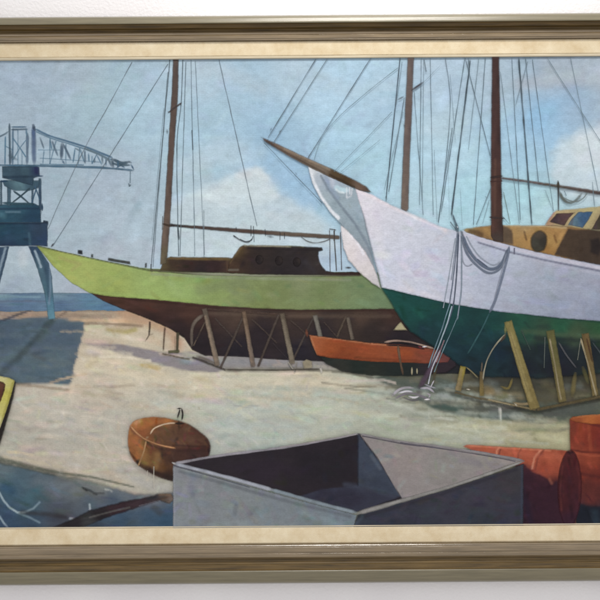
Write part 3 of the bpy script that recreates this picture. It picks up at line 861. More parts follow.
# ---- green sailing boat
gb = empty('green_sailing_boat', painting, label='painted green hulled sailing boat propped on shore timbers')
GBROWN = (96, 58, 44)
sheet('hull_bottom', gb, [(88, 292), (103, 301), (120, 308.5), (150, 320), (170, 329), (184, 338), (192, 350), (205, 356), (240, 357), (280, 360), (330, 362), (380, 374), (470, 374), (470, 300), (380, 300), (300, 305), (150, 296)],
      [base((110, 299, (106, 62, 46)), (150, 306, (104, 62, 48)), (190, 312, (100, 62, 50)), (150, 317, (64, 42, 40)), (180, 330, (58, 40, 42)), (200, 345, (46, 36, 42)), (240, 314, (104, 78, 64)), (300, 314, (104, 78, 62)), (360, 316, (98, 72, 58)), (395, 312, (92, 62, 52)),
            (260, 335, (52, 40, 46)), (320, 335, (52, 42, 48)), (370, 332, (62, 48, 46)), (240, 352, (44, 38, 48)), (300, 354, (46, 40, 52)), (400, 340, (44, 36, 44)), (440, 360, (40, 44, 50)), (300, 324, (72, 54, 52)), (350, 325, (78, 60, 52)), s=5),
       dab([(92, 294), (150, 301), (210, 307), (300, 311), (390, 310)], 2, (72, 42, 32), .7), dab([(205, 313), (290, 316), (390, 316)], 3, (122, 98, 80), .4, .9, .5), dab([(110, 305), (150, 320), (184, 336)], 2.4, (40, 30, 32), .7),
       mottle(.2, 20, 5, 6), strokes(120, 16, 4, 0.15, 0.3, 0.14, 6)], 1.6)
sheet('hull_topsides', gb, [(35, 244.6), (48, 247.6), (62, 251), (80, 255), (100, 259.2), (120, 263.2), (140, 267.2), (152, 268.6), (170, 268.6), (200, 269.6), (240, 270.6), (300, 271.2), (345, 271.8), (400, 272), (400, 309), (340, 309.6), (300, 310), (260, 308.6), (220, 306.4), (180, 302.4), (150, 299.6), (110, 296.8), (90, 293.4), (72, 283.6), (54, 267.4), (42, 253)],
      [base((40, 247, (150, 166, 76)), (60, 258, (168, 184, 84)), (85, 272, (172, 188, 92)), (110, 280, (166, 184, 90)), (150, 280, (158, 182, 96)), (185, 285, (154, 184, 98)), (215, 290, (146, 168, 90)), (240, 288, (138, 154, 92)), (280, 292, (130, 146, 84)), (320, 292, (128, 146, 88)), (360, 292, (124, 148, 96)), (385, 300, (118, 146, 100)), (300, 280, (136, 148, 100)),
            (110, 294, (158, 176, 80)), (160, 297, (160, 188, 96)), (260, 304, (132, 148, 80)), s=8),
       dab([(90, 292), (150, 297.5), (190, 301)], 3, (160, 188, 90), .6, .8), dab([(152, 274), (230, 278), (300, 279), (350, 280)], 2.4, (150, 160, 128), .55, .8), dab([(36, 245.4), (62, 251.6), (100, 260), (152, 271)], 1.4, (84, 92, 60), .85),
       dab([(60, 258), (80, 264), (72, 270)], 3, (178, 164, 96), .4, .9), dab([(45, 252), (60, 266)], 2, (176, 196, 100), .6, .8), dab([(200, 290), (240, 282), (250, 296)], 10, (130, 144, 96), .5, .9), dab([(170, 285), (178, 292)], 8, (164, 190, 110), .5, .9),
       mottle(.09, 18, 7, 7), strokes(170, 16, 5, 0.12, 0.4, 0.07, 7, .6)], 1.6)
sheet('sheer_rail', gb, [(150, 268.6), (200, 271.6), (260, 273.4), (360, 272.6), (362, 276.6), (260, 277), (200, 275.6), (150, 271.4)], [base((160, 271, (112, 112, 78)), (230, 275, (150, 154, 124)), (300, 275, (140, 144, 112)), (350, 274, (108, 100, 78)), s=5), mottle(.15, 9, 2, 8)], 1.2)
for (pl, c) in (([(77.6, 249.6), (82.8, 250), (82.8, 254.6), (77.4, 254)], (52, 56, 66)), ([(108, 257.6), (130, 261.2), (131, 264.8), (108, 260.6)], (82, 86, 78)), ([(91, 253.6), (93.6, 254), (93.6, 257.8), (91, 257.4)], (80, 88, 84)), ([(144.6, 262.6), (147, 262.8), (147, 268), (144.6, 267.6)], (84, 88, 84))):
    sheet('deck_fitting', gb, pl, [base((pl[0][0], pl[0][1], c), s=3), mottle(.25, 3, 2, 9)], 1.1)
sheet('low_cabin', gb, [(159.5, 270.6), (162, 264), (167, 257.6), (170, 256.4), (200, 256.8), (229, 257.2), (233, 258), (236, 273.6), (200, 272.6), (172, 271.6)],
      [base((164, 264, (110, 92, 56)), (172, 262, (84, 60, 46)), (190, 265, (72, 48, 44)), (215, 266, (70, 46, 46)), (230, 266, (88, 62, 50)), (200, 271, (58, 44, 46)), s=4), dab([(168, 257.6), (200, 258.4), (231, 258.8)], 3, (134, 106, 58), .85, .7), dab([(227, 262), (228, 272)], 2, (120, 88, 60), .5), mottle(.18, 7, 3, 10), strokes(24, 9, 2.5, 0.05, .3, .14, 3)], 1.3)
sheet('deckhouse', gb, [(227, 272.8), (229, 262), (233, 256), (240, 246.6), (244, 244.6), (270, 245), (292, 245.4), (322, 247.2), (323.4, 250.4), (319, 252), (318.6, 256), (321, 264), (326, 270.4), (335, 272), (360, 271.6), (360, 275.4), (300, 275.2), (250, 274.6)],
      [base((233, 264, (92, 64, 46)), (236, 252, (108, 82, 46)), (245, 262, (74, 52, 44)), (255, 262, (60, 46, 46)), (280, 262, (58, 48, 48)), (300, 262, (56, 48, 54)), (315, 262, (70, 58, 56)), (300, 252, (56, 46, 48)), (260, 251, (64, 50, 46)), (280, 272, (50, 42, 46)), (345, 273, (78, 48, 44)), (318, 250, (66, 58, 54)), s=4),
       dab([(245, 245), (270, 245.6), (290, 246)], 2, (164, 156, 128), .9, .5), dab([(290, 245), (296, 244.8), (303, 246)], 2.6, (116, 110, 62), .95), dab([(229, 262), (241, 247)], 3, (128, 100, 62), .8, .7), dab([(230, 258), (238, 250)], 1, (150, 130, 104), .8),
       dab([(248, 248.4), (320, 250)], 1.6, (44, 34, 38), .7), dab([(305, 262), (314, 272)], 5, (78, 72, 80), .4, .9), dab([(228, 270), (238, 270)], 1.6, (120, 110, 96), .8), mottle(.2, 8, 4, 11), strokes(40, 10, 3, 0, .4, .14, 4)], 1.4)
for (x, y) in ((259.5, 259.5), (279, 260.8), (297, 262)):
    sheet('porthole', gb, ell(x, y, 4.2, 5), [base((x - 2, y, (40, 30, 32)), (x + 3.5, y - 1, (70, 56, 52)), (x, y + 4, (44, 36, 38)), s=2), mottle(.2, 3, 3, 4)], 1.1, soft=.7)
SAT[0] = 0.6
sheet('mast', gb, [(172.9, 56), (179.2, 56), (178.2, 100), (175.2, 140), (172.8, 180), (170.6, 220), (167.6, 258), (166.4, 264), (159.8, 265), (161.2, 240), (163.8, 215), (166.4, 175), (168.8, 135), (171.6, 90)],
      [base((173, 70, (128, 98, 84)), (177, 70, (104, 80, 72)), (171, 130, (132, 100, 84)), (175, 130, (104, 76, 68)), (167, 190, (136, 104, 86)), (171, 190, (106, 78, 68)), (164, 235, (142, 110, 88)), (168, 235, (108, 82, 70)), (163, 258, (134, 114, 72)), (166, 258, (104, 86, 58)), s=3), mottle(.14, 3, 14, 12)], 1.2)
sheet('boom', gb, [(169, 223.6), (200, 225.6), (250, 229), (300, 232.4), (340, 235.2), (340, 239.6), (300, 237.2), (250, 233.8), (200, 229.2), (169, 226.6)],
      [base((172, 225, (74, 58, 52)), (200, 227.5, (104, 74, 62)), (250, 231.5, (116, 82, 68)), (300, 233.5, (138, 112, 84)), (300, 236.5, (108, 80, 66)), (338, 237, (120, 98, 78)), s=3), mottle(.15, 10, 2, 13)], 1.1)
TONE[0], SAT[0] = 0.25, 0.9
D = (62, 60, 62); RG = (118, 130, 138)
lines('rigging', gb, taut=True, items=[
    ([(132, 62), (110, 103), (88, 142), (66, 188), (48, 229)], 0.68, RG, 0.64), ([(168, 64), (150, 92), (117, 146), (98, 178), (75, 212), (53, 246)], 0.72, (110, 124, 134), 0.64), ([(51, 247), (54, 243)], 1.60, (70, 70, 80), 0.68),
    ([(170, 60), (166, 100), (163, 150), (156, 200), (151, 268)], 0.81, (92, 106, 114), 0.68), ([(168, 72), (166, 120), (163.4, 155), (159, 200), (153, 267)], 0.72, (100, 114, 122), 0.59), ([(164, 108), (160, 170), (152, 240)], 0.54, (126, 140, 150), 0.51),
    ([(183, 60), (181, 105), (177, 150), (178.6, 256)], 0.81, (88, 104, 112), 0.68), ([(186, 62), (182, 108), (181.4, 180), (180, 256)], 0.72, (100, 116, 124), 0.59), ([(191, 60), (191.6, 150), (194, 210), (195, 256)], 0.68, (112, 130, 140), 0.64), ([(195.4, 61), (199, 150), (204, 210), (204.4, 255)], 0.63, (116, 134, 144), 0.59), ([(178, 226), (179, 240)], 1.60, (84, 98, 106), 0.68), ([(192, 130), (193, 150)], 1.08, (96, 112, 122), 0.59), ([(204, 210), (204, 258)], 0.63, (122, 138, 144), 0.59),
    ([(219, 60), (230, 105), (241, 150), (250, 182), (257, 226)], 0.72, (112, 126, 136), 0.64), ([(168, 113), (175, 108), (182, 102.5)], 1.70, (82, 70, 68), 0.77), ([(181, 103), (181, 106)], 2.00, (70, 62, 62), 0.68), ([(167, 129), (167.5, 134)], 2.60, (66, 58, 62), 0.72), ([(168, 111), (169, 113)], 2.00, D, 0.68),
    ([(162, 223.6), (172, 226.4)], 2.00, (74, 58, 46), 0.77), ([(169.5, 223), (174, 226)], 3.00, (60, 48, 46), 0.77), ([(162.6, 216), (162.4, 230)], 0.72, (96, 84, 74), 0.59), ([(251, 225.5), (251, 236)], 0.81, D, 0.68), ([(253.4, 226), (254, 242)], 0.72, D, 0.59), ([(236, 227), (236.4, 231)], 0.72, D, 0.59), ([(265, 229), (265.6, 236)], 0.72, D, 0.59),
    ([(280, 232), (280, 240)], 0.72, D, 0.59), ([(284.4, 233), (284.4, 239)], 0.72, D, 0.59), ([(233.6, 235.6), (240, 240), (248, 242.4), (252, 239)], 1.08, (92, 98, 104), 0.72), ([(233, 235), (236, 237.6)], 1.60, (80, 84, 90), 0.68), ([(240, 239), (246, 241.6), (251.6, 240), (253, 236)], 0.90, (70, 76, 84), 0.68), ([(267, 236), (270, 238), (274, 237)], 2.60, (122, 134, 142), 0.68), ([(301, 236.6), (307, 241), (315, 243), (324, 241.4), (330, 239)], 0.90, (100, 98, 96), 0.72),
    ([(329.4, 229), (331, 232), (336, 230)], 0.90, (84, 76, 72), 0.68), ([(329.6, 230), (330, 272)], 0.81, (92, 88, 90), 0.68), ([(334, 231), (336.4, 271)], 1.08, (84, 80, 76), 0.72), ([(334.4, 229), (334, 241)], 0.90, (88, 78, 72), 0.68), ([(340.4, 232), (341.6, 270)], 0.90, (88, 82, 84), 0.68), ([(345, 267.4), (351.6, 267.6)], 1.80, (66, 60, 58), 0.72), ([(151, 264), (151, 269)], 1.08, D, 0.68)])

TONE[0], SAT[0] = 0.5, 0.85
# ---- timbers that hold the green boat
cr = empty('green_boat_cradle', painting, label='painted grey brown props and braces under the green boat')
TB = (122, 108, 92); TD = (88, 74, 66)
timber(cr, (150, 321), (149.4, 335), 2.6, 2, (58, 40, 36)); timber(cr, (149.6, 334), (145, 341.6), 1.8, 1.2, (78, 58, 50)); timber(cr, (149, 335), (153.6, 334), 1.6, 1, (80, 62, 54))
timber(cr, (165, 327), (163.4, 351), 2.2, 1.8, (98, 70, 52)); timber(cr, (178, 332), (177, 353), 3.4, 3, (84, 78, 58)); timber(cr, (175, 336), (175, 353), 1.2, 1.2, (74, 64, 58))
timber(cr, (162, 353.6), (190, 359.4), 2, 2, (104, 92, 70), name='sill_timber'); timber(cr, (168, 352), (180, 351), 3.4, 3.4, (98, 96, 66), name='sill_timber'); timber(cr, (192, 357), (226, 370), 2.6, 2.4, (78, 70, 62), name='sill_timber')
timber(cr, (207, 309), (288, 315), 1.8, 1.8, (96, 74, 64), name='sill_timber', soft=.7)
for a in (((215, 318), (242, 347), 1.8, 1.4, (92, 78, 72)), ((252, 319), (277, 343), 1.8, 1.4, (94, 78, 70)), ((290, 320), (309, 336), 1.6, 1.4, (92, 76, 68)), ((324, 322), (338, 338), 1.5, 1.4, (92, 76, 68)), ((273, 343), (289, 360), 1.3, 1.1, (74, 64, 68))):
    timber(cr, *a, name='brace', soft=.6)
for a in (((244, 315), (220, 369), 3.2, 2.8, TD), ((279, 314), (258, 367), 3.2, 3, TD), ((313, 318), (292, 362), 2.6, 2.6, (86, 74, 68)), ((346, 316), (337, 337), 2.6, 2.6, (100, 84, 70)), ((205, 322), (193.4, 346), 1.8, 1.6, (118, 100, 84))):
    timber(cr, *a, name='brace')
lines('brace', cr, [([(204, 314), (195, 322), (191.8, 332), (192, 347)], 3.4, (116, 102, 90), .9), ([(196, 356), (210, 361), (218, 366)], 3, (118, 108, 98), .8)])
timber(cr, (204.4, 308), (217.6, 366), 5.6, 5.6, (126, 110, 94), hi=(160, 136, 112), lo=(106, 92, 78)); timber(cr, (243.6, 311), (253.4, 367), 4.8, 5.4, (118, 102, 90), hi=(146, 122, 100), lo=(120, 96, 76))
timber(cr, (282, 313), (292.6, 364), 5.6, 6, (124, 112, 94), hi=(140, 126, 106), lo=(104, 90, 74)); timber(cr, (315, 315), (320.6, 338), 5.4, 5, (114, 108, 98), hi=(128, 122, 110)); timber(cr, (347.6, 317), (352.6, 340), 4, 4.4, (104, 92, 80), hi=(122, 106, 90))
lines('brace', cr, [([(288, 362), (295, 372)], 1.2, (150, 144, 132), .8), ([(295, 372), (297, 362)], 1.1, (140, 132, 122), .7), ([(226, 369.6), (280, 370), (320, 369)], 1.8, (84, 76, 66), .75)])
# ---- pale blocks under the boats; the last shape is ground showing through
for _pl in ([(302, 362), (306, 359), (312, 361), (313, 368), (304, 369)], [(319.6, 368), (322, 367), (323, 373), (320, 373.4)], [(393, 330.4), (398, 324), (401, 321.6), (407.4, 330.4)]):
  sheet('pale_block_ground', painting, _pl,
      [base((308, 364, (150, 138, 112)), (321, 370, (196, 190, 178)), (400, 327, (176, 166, 126)), s=2), mottle(.2, 4, 4, 3)], 1.2)
TONE[0], SAT[0] = 1.1, 0.85
# ---- rowing boat
rb = empty('rowing_boat', painting, label='painted small orange rowing boat on the ground between the sailing boats')
sheet('hull_bottom', rb, [(312, 350), (316, 356), (330, 357), (370, 360), (430, 361), (456, 358), (456, 366), (446, 373), (412, 376.4), (370, 376), (342, 372), (326, 364)],
      [base((325, 360, (52, 60, 54)), (360, 366, (40, 52, 46)), (400, 368, (38, 48, 46)), (440, 366, (66, 52, 62)), (370, 374, (50, 56, 48)), (340, 370, (64, 66, 58)), s=4), mottle(.2, 12, 3, 4)], 1.4)
sheet('hull_topsides', rb, [(308.6, 334.6), (330, 337.4), (370, 342.6), (405, 344.6), (432, 348.4), (446, 353.4), (451, 357), (448, 362.4), (430, 363.6), (370, 361.6), (332, 358.4), (316.6, 355.4), (312, 345)],
      [base((312, 340, (190, 98, 52)), (335, 348, (184, 86, 38)), (370, 352, (180, 82, 40)), (400, 355, (180, 80, 40)), (430, 357, (166, 78, 52)), (446, 358, (140, 74, 70)), (340, 356, (168, 72, 34)), (390, 347, (172, 84, 46)), s=5),
       dab([(311, 338), (316, 354)], 1.4, (206, 130, 84), .8, .6), dab([(309, 335.6), (340, 339.4), (370, 343.4), (400, 346)], 1.5, (206, 128, 82), .75, .6), dab([(386, 350), (410, 354)], 5, (190, 84, 36), .5, .9), dab([(355, 358), (420, 361)], 2, (150, 66, 34), .6, .8), mottle(.12, 10, 4, 5), strokes(60, 14, 3, 0.1, .25, .1, 5)], 1.3)
lines('stem_post', rb, [([(306, 329), (307.4, 337)], 2.6, (148, 84, 60), .95)])
lines('gunwale', rb, [([(384, 342.4), (395, 340.6), (410, 342), (424, 345.6), (434, 348.6)], 2, (172, 142, 124), .9), ([(386, 345), (410, 346), (425, 349)], 2, (70, 46, 48), .8), ([(418, 346), (422, 348)], 3, (170, 70, 80), .8), ([(422, 346.6), (427, 346.4)], 1.4, (214, 208, 214), .9), ])
lines('prop', rb, [([(397.6, 345), (400, 360), (403, 375)], 2.4, (132, 100, 76), .85)])
lines('prop', rb, [([(436, 363), (433, 385)], 3, (110, 96, 66), .6)])
lines('peg', rb, [([(411.6, 367), (411.8, 375)], 1.5, (168, 156, 122), .8)])
lines('peg', rb, [([(416.6, 368), (417, 374)], 1.4, (170, 160, 124), .8)])

TONE[0], SAT[0] = 0.8, 1.0
# ---- white sailing boat
wb = empty('white_sailing_boat', painting, label='painted white sailing boat with dark green bottom and long bowsprit')
sheet('hull_bottom', wb, [(380, 286), (420, 293), (480, 304), (540, 312), (680, 322), (680, 372), (600, 374), (540, 379), (480, 377), (462, 368), (442, 353), (424, 341), (410, 332), (398, 316)],
      [base((392, 300, (32, 92, 84)), (420, 310, (30, 86, 80)), (450, 320, (32, 82, 80)), (490, 325, (32, 80, 76)), (520, 322, (40, 92, 74)), (560, 326, (44, 98, 72)), (600, 330, (48, 100, 64)), (530, 332, (48, 92, 74)), (600, 336, (70, 94, 66)), (640, 330, (48, 100, 66)),
            (430, 332, (28, 62, 68)), (460, 345, (28, 58, 68)), (480, 335, (28, 64, 70)), (500, 350, (26, 44, 60)), (470, 368, (28, 48, 58)), (540, 345, (28, 50, 56)), (560, 352, (26, 38, 52)), (590, 350, (28, 38, 48)), (560, 370, (32, 32, 42)), (520, 370, (28, 38, 50)), (640, 355, (28, 36, 46)), (540, 336, (76, 98, 72)), (575, 337, (78, 98, 70)), s=6),
       dab([(384, 289), (410, 295), (470, 307), (540, 316), (600, 322)], 1.6, (20, 62, 58), .6), dab([(522, 331), (560, 335), (600, 337)], 4, (82, 104, 78), .55, .8, .5), dab([(536, 338), (610, 342)], 5, (30, 34, 44), .6, .9), area([(505, 345), (560, 344), (620, 344), (620, 372), (520, 376)], (30, 32, 44), .6, 5, 3, 4),
       mottle(.15, 12, 8, 14), strokes(220, 16, 5, 0.5, .5, .15, 14)], 1.6, rag=.7, fall=2.2)
TONE[0], SAT[0] = 0.3, 0.9
WH = (214, 210, 219)
sheet('far_bulwark', wb, [(307.4, 165.6), (318, 168), (335, 176), (357, 190), (362, 206), (368, 236), (374, 262), (381, 287), (372, 270), (364, 252), (352, 238), (341, 225), (331, 214), (320, 199), (312, 183)],
      [base((312, 172, (216, 222, 226)), (318, 178, (176, 188, 200)), (330, 185, (158, 174, 190)), (345, 205, (156, 174, 184)), (335, 206, (150, 168, 178)), (355, 215, (152, 170, 182)), (352, 230, (148, 164, 174)), (366, 250, (142, 154, 164)), (325, 198, (160, 176, 184)), s=4),
       dab([(309, 167), (313, 182), (321, 198), (331, 211.6), (338, 218)], 3.6, (226, 230, 236), .95, .5, .2), dab([(321, 176), (328, 189), (340, 205), (355, 224), (366, 242), (374, 260)], 2.2, (118, 132, 146), .8, .7, .3), dab([(325, 176), (330, 188), (338, 198)], 3.4, (140, 158, 182), .6, .9),
       dab([(331, 177), (333, 186)], 4, (190, 196, 210), .7, .8), dab([(337, 187.6), (341, 190), (346, 190.4)], 4.6, (186, 214, 224), .9, .6), dab([(336, 189.4), (339, 192), (344, 193)], 1.5, (214, 226, 230), .8), dab([(346.6, 188), (346.6, 197)], 1, (216, 220, 228), .8), dab([(349.4, 188), (349.6, 194)], 1, (220, 222, 230), .8), dab([(352, 189), (351.4, 195)], 1, (210, 214, 222), .8), dab([(347, 198), (351, 196)], 1.2, (206, 210, 218), .6),
       dab([(341, 228), (354, 240), (366, 256), (374, 272)], 1.3, (196, 190, 198), .7), mottle(.08, 8, 8, 15), strokes(50, 12, 3, 0.95, .3, .06, 15)], 1.2)
sheet('port_bow', wb, [(340, 224), (346, 229), (357, 240.4), (366, 252), (373.4, 266), (378, 278), (381.4, 289), (372, 283.4), (359, 272.6), (348, 260), (343, 247), (341, 234)],
      [base((345, 234, (224, 218, 220)), (352, 255, (222, 212, 212)), (365, 270, (214, 206, 206)), (360, 255, (216, 208, 214)), (377, 284, (200, 194, 196)), s=5), dab([(349, 232), (356, 240), (362, 250), (363, 254)], 2.4, (234, 232, 240), .8, .7), dab([(341, 240), (346, 256), (358, 271), (372, 283)], 1.4, (206, 196, 194), .7), mottle(.05, 6, 8, 16)], 1.3)
sheet('hull_topsides', wb, [(354.6, 187.6), (372, 194.4), (392, 205), (420, 216.6), (440, 226), (458, 231), (466, 229.6), (480, 233), (500, 238), (520, 243), (545, 249), (570, 254), (600, 260), (680, 275), (680, 328), (600, 321.4), (560, 318.4), (530, 315), (500, 312), (450, 304), (400, 292), (381.4, 287.6), (376, 268), (369.6, 243), (362, 212), (357, 197)],
      [base((362, 200, (222, 216, 224)), (385, 220, (216, 212, 220)), (420, 235, (212, 210, 220)), (380, 260, (212, 210, 220)), (410, 270, (208, 206, 218)), (440, 260, (208, 206, 218)), (460, 290, (200, 198, 212)), (500, 260, (196, 196, 210)), (510, 290, (192, 190, 206)), (550, 280, (194, 190, 204)), (590, 290, (188, 184, 200)), (580, 272, (190, 186, 200)), (560, 310, (176, 174, 192)), (600, 316, (168, 168, 186)), (520, 308, (182, 180, 196)), (640, 300, (180, 176, 192)), s=10), gain((362, 200, (1, 1, 1.02)), (400, 240, (.92, .97, 1)), (395, 275, (.92, .96, .99)), (450, 270, (.87, .92, .95)), (500, 290, (.78, .86, .89)), (506, 270, (.8, .87, .9)), (540, 285, (.64, .73, .76)), (600, 295, (.64, .72, .76)), (560, 312, (.66, .74, .78)), (500, 250, (.8, .86, .9))),
       dab([(357, 190), (392, 207), (420, 219), (445, 230)], 3.4, (228, 218, 224), .75, .7), dab([(376, 196.6), (404, 211), (440, 227)], 1.6, (186, 196, 206), .7, .7), dab([(462, 234.6), (500, 245.4), (545, 256.8), (600, 268), (680, 283)], 3.4, (196, 192, 206), .8, .5, .2), dab([(478, 242.6), (510, 252.4), (545, 260.4), (600, 271), (680, 286)], 1.5, (112, 112, 134), .85, .5, .25), dab([(520, 257), (560, 266), (610, 276)], 2.4, (180, 180, 196), .5, .9),
       dab([(363, 214), (370, 243), (377, 269), (381.6, 286)], 1.8, (150, 158, 168), .6, .7), dab([(372, 215), (382, 255)], 8, (220, 216, 224), .5, .9), dab([(400, 288), (440, 298)], 4, (212, 208, 218), .5, .9), mottle(.035, 22, 12, 17), strokes(420, 20, 6, 0.35, .6, .045, 17, .5)], 1.9)
TONE[0], SAT[0] = 0.85, 0.72
# bowsprit and spars
sheet('bowsprit', wb, [(260, 136.6), (268, 139.4), (290, 149.6), (310, 159), (332, 168.6), (352, 178.4), (366, 186), (373, 193.6), (360, 191), (344, 184), (326, 176), (306, 166), (286, 155), (264, 141.6)],
      [base((263, 139, (112, 84, 70)), (285, 151, (140, 112, 90)), (305, 161, (132, 108, 84)), (322, 169, (138, 116, 94)), (335, 176, (110, 80, 42)), (347, 181, (98, 68, 36)), (358, 186, (130, 98, 76)), (369, 192, (106, 82, 66)), s=3),
       dab([(266, 142), (290, 155), (308, 164.6), (325, 173.4)], 1.4, (86, 66, 54), .7), dab([(330, 175), (344, 182), (354, 187)], 1.8, (72, 50, 28), .8), dab([(284, 149), (310, 161), (330, 170)], 1.2, (164, 140, 114), .7), mottle(.16, 5, 3, 18, ang=.46)], 1.2)
sheet('fore_mast', wb, [(407.4, 56), (414.2, 56), (412.2, 110), (410, 160), (408.6, 209), (406, 212), (400.4, 209), (402.4, 160), (404.6, 110)],
      [base((409, 70, (136, 116, 106)), (413, 70, (108, 92, 92)), (405, 130, (136, 114, 104)), (410.6, 130, (108, 90, 90)), (403, 190, (144, 120, 102)), (408, 190, (112, 94, 88)), s=3), mottle(.12, 3, 14, 19)], 1.2)
TONE[0], SAT[0] = 0.5, 0.9
sheet('trunk_cabin', wb, [(462, 229), (472, 227.4), (490, 225), (520, 225), (550, 225), (568, 226), (590, 228), (680, 232), (680, 281), (600, 265.6), (570, 259.6), (545, 254), (520, 248.4), (500, 243.2), (480, 237.6), (466, 232.6)],
      [base((466, 230, (164, 140, 92)), (485, 232, (158, 120, 72)), (492, 240, (120, 90, 62)), (516, 232, (178, 140, 86)), (525, 240, (176, 134, 76)), (522, 226, (170, 140, 96)), (550, 240, (178, 138, 78)), (556, 232, (170, 126, 72)), (562, 229, (150, 112, 70)), (545, 250, (160, 116, 60)), (516, 244, (168, 130, 76)), (600, 240, (56, 44, 38)), (590, 255, (50, 40, 38)), s=4),
       dab([(470, 231.4), (477, 232.6), (481, 235)], 4.6, (104, 76, 50), .85, .7), dab([(486, 229), (492, 238)], 4, (178, 138, 80), .6, .9), area([(491, 227), (503, 226), (512, 230), (513, 245), (500, 242), (491, 238)], (92, 72, 58), .9, 1.4, .6, 5), dab([(506, 230), (508, 243)], 7, (108, 92, 74), .6, .9), dab([(524, 232), (526, 240)], 1.6, (96, 66, 44), .7),
       area([(568, 229), (562, 238), (554, 255), (600, 266), (680, 280), (680, 232), (600, 230.6)], (76, 60, 48), .97, 1, .5, 6), area([(590, 240), (598, 238), (602, 246), (598, 256), (590, 252)], (34, 28, 30), .8, 2, .6, 7), dab([(556, 230), (564, 229), (560, 238)], 4, (188, 144, 84), .7, .8), dab([(554, 236), (556, 242)], 2, (120, 78, 44), .7),
       dab([(505, 225.6), (545, 226.4), (566, 228)], 1.5, (186, 160, 116), .8), dab([(512, 247), (545, 254)], 1.6, (140, 104, 62), .6), mottle(.13, 5, 5, 20), strokes(50, 9, 3, 1.2, .5, .12, 20)], 1.3)
sheet('round_window', wb, ell(538.6, 241.4, 9.4, 12, rot=.1), [base((538, 234, (86, 74, 62)), (536, 243, (74, 72, 62)), (542, 242, (58, 52, 46)), (538, 250, (70, 66, 54)), s=3), mottle(.2, 4, 4, 21)], 1.2, soft=1.0, fall=3.0, rag=.8)
sheet('wheelhouse', wb, [(543.6, 225.6), (552, 213), (556, 210), (575, 208.6), (600, 206), (680, 203), (680, 236), (600, 231.6), (588, 230), (568, 227)],
      [base((548, 220, (178, 140, 108)), (556, 211, (188, 168, 122)), (590, 208, (182, 168, 118)), (585, 228, (172, 156, 112)), (600, 220, (160, 140, 104)), (560, 226, (176, 154, 112)), (640, 215, (160, 140, 104)), s=3),
       dab([(548, 219), (553, 213)], 2.4, (190, 120, 130), .6, .8), dab([(586, 228), (592, 220), (598, 209)], 4, (184, 166, 118), .7, .7), dab([(588, 230), (610, 231)], 2, (110, 108, 92), .8), mottle(.12, 5, 3, 22)], 1.2)
for pl, c0, c1 in (([(548.6, 222), (556.4, 213.4), (575, 212.4), (569, 218), (564, 226)], (72, 56, 62), (100, 72, 70)), ([(567, 225.4), (571, 219), (577.6, 212), (593, 211.4), (589, 219), (582.6, 228)], (94, 122, 138), (66, 100, 138)), ([(591, 229.6), (595, 222), (600, 213.6), (640, 211), (646, 231)], (74, 66, 54), (82, 76, 62))):
    sheet('window_pane', wb, pl, [base((pl[0][0] + 3, pl[0][1] - 2, c0), (pl[-2][0] - 3, pl[-2][1], c1), s=3), dab([(pl[0][0] + 4, pl[0][1] - 1), (pl[2][0] - 5, pl[2][1] + 3)], 2.6, (86, 66, 74), .5, .9), mottle(.25, 3, 4, int(pl[0][0]))], 1.2)
TONE[0], SAT[0] = 0.8, 0.75
sheet('main_mast', wb, [(491.4, 55), (499.2, 55), (500, 100), (501, 150), (502, 200), (503.4, 243), (493, 241), (490.6, 236), (490, 190), (490.4, 140), (491, 95)],
      [base((493, 80, (104, 68, 62)), (497.6, 80, (74, 46, 44)), (492.6, 140, (112, 70, 62)), (499, 140, (70, 44, 44)), (492.6, 190, (118, 74, 62)), (496.6, 190, (96, 56, 46)), (501, 190, (66, 40, 40)), (493, 225, (110, 68, 56)), (500, 225, (74, 50, 44)), (498, 240, (88, 70, 62)), s=3),
       dab([(495, 160), (494.6, 215)], 2, (128, 84, 66), .5, .8), mottle(.16, 3, 12, 23)], 1.2)
sheet('main_boom', wb, [(501, 176.6), (525, 179.8), (550, 183.4), (575, 187.2), (600, 191), (680, 203), (680, 208.6), (600, 195.6), (575, 191.2), (550, 187), (525, 183), (501, 179.6)],
      [base((505, 178, (110, 82, 78)), (530, 182, (108, 86, 84)), (556, 186, (96, 82, 66)), (580, 190, (104, 84, 78)), (600, 193.6, (98, 78, 74)), s=3), dab([(505, 177.4), (550, 184), (600, 191.6)], 1, (140, 116, 106), .7), mottle(.15, 8, 2, 24)], 1.1)
TONE[0], SAT[0] = 0.2, 0.9
R1 = (96, 114, 124); R2 = (116, 136, 146); R3 = (132, 152, 162)
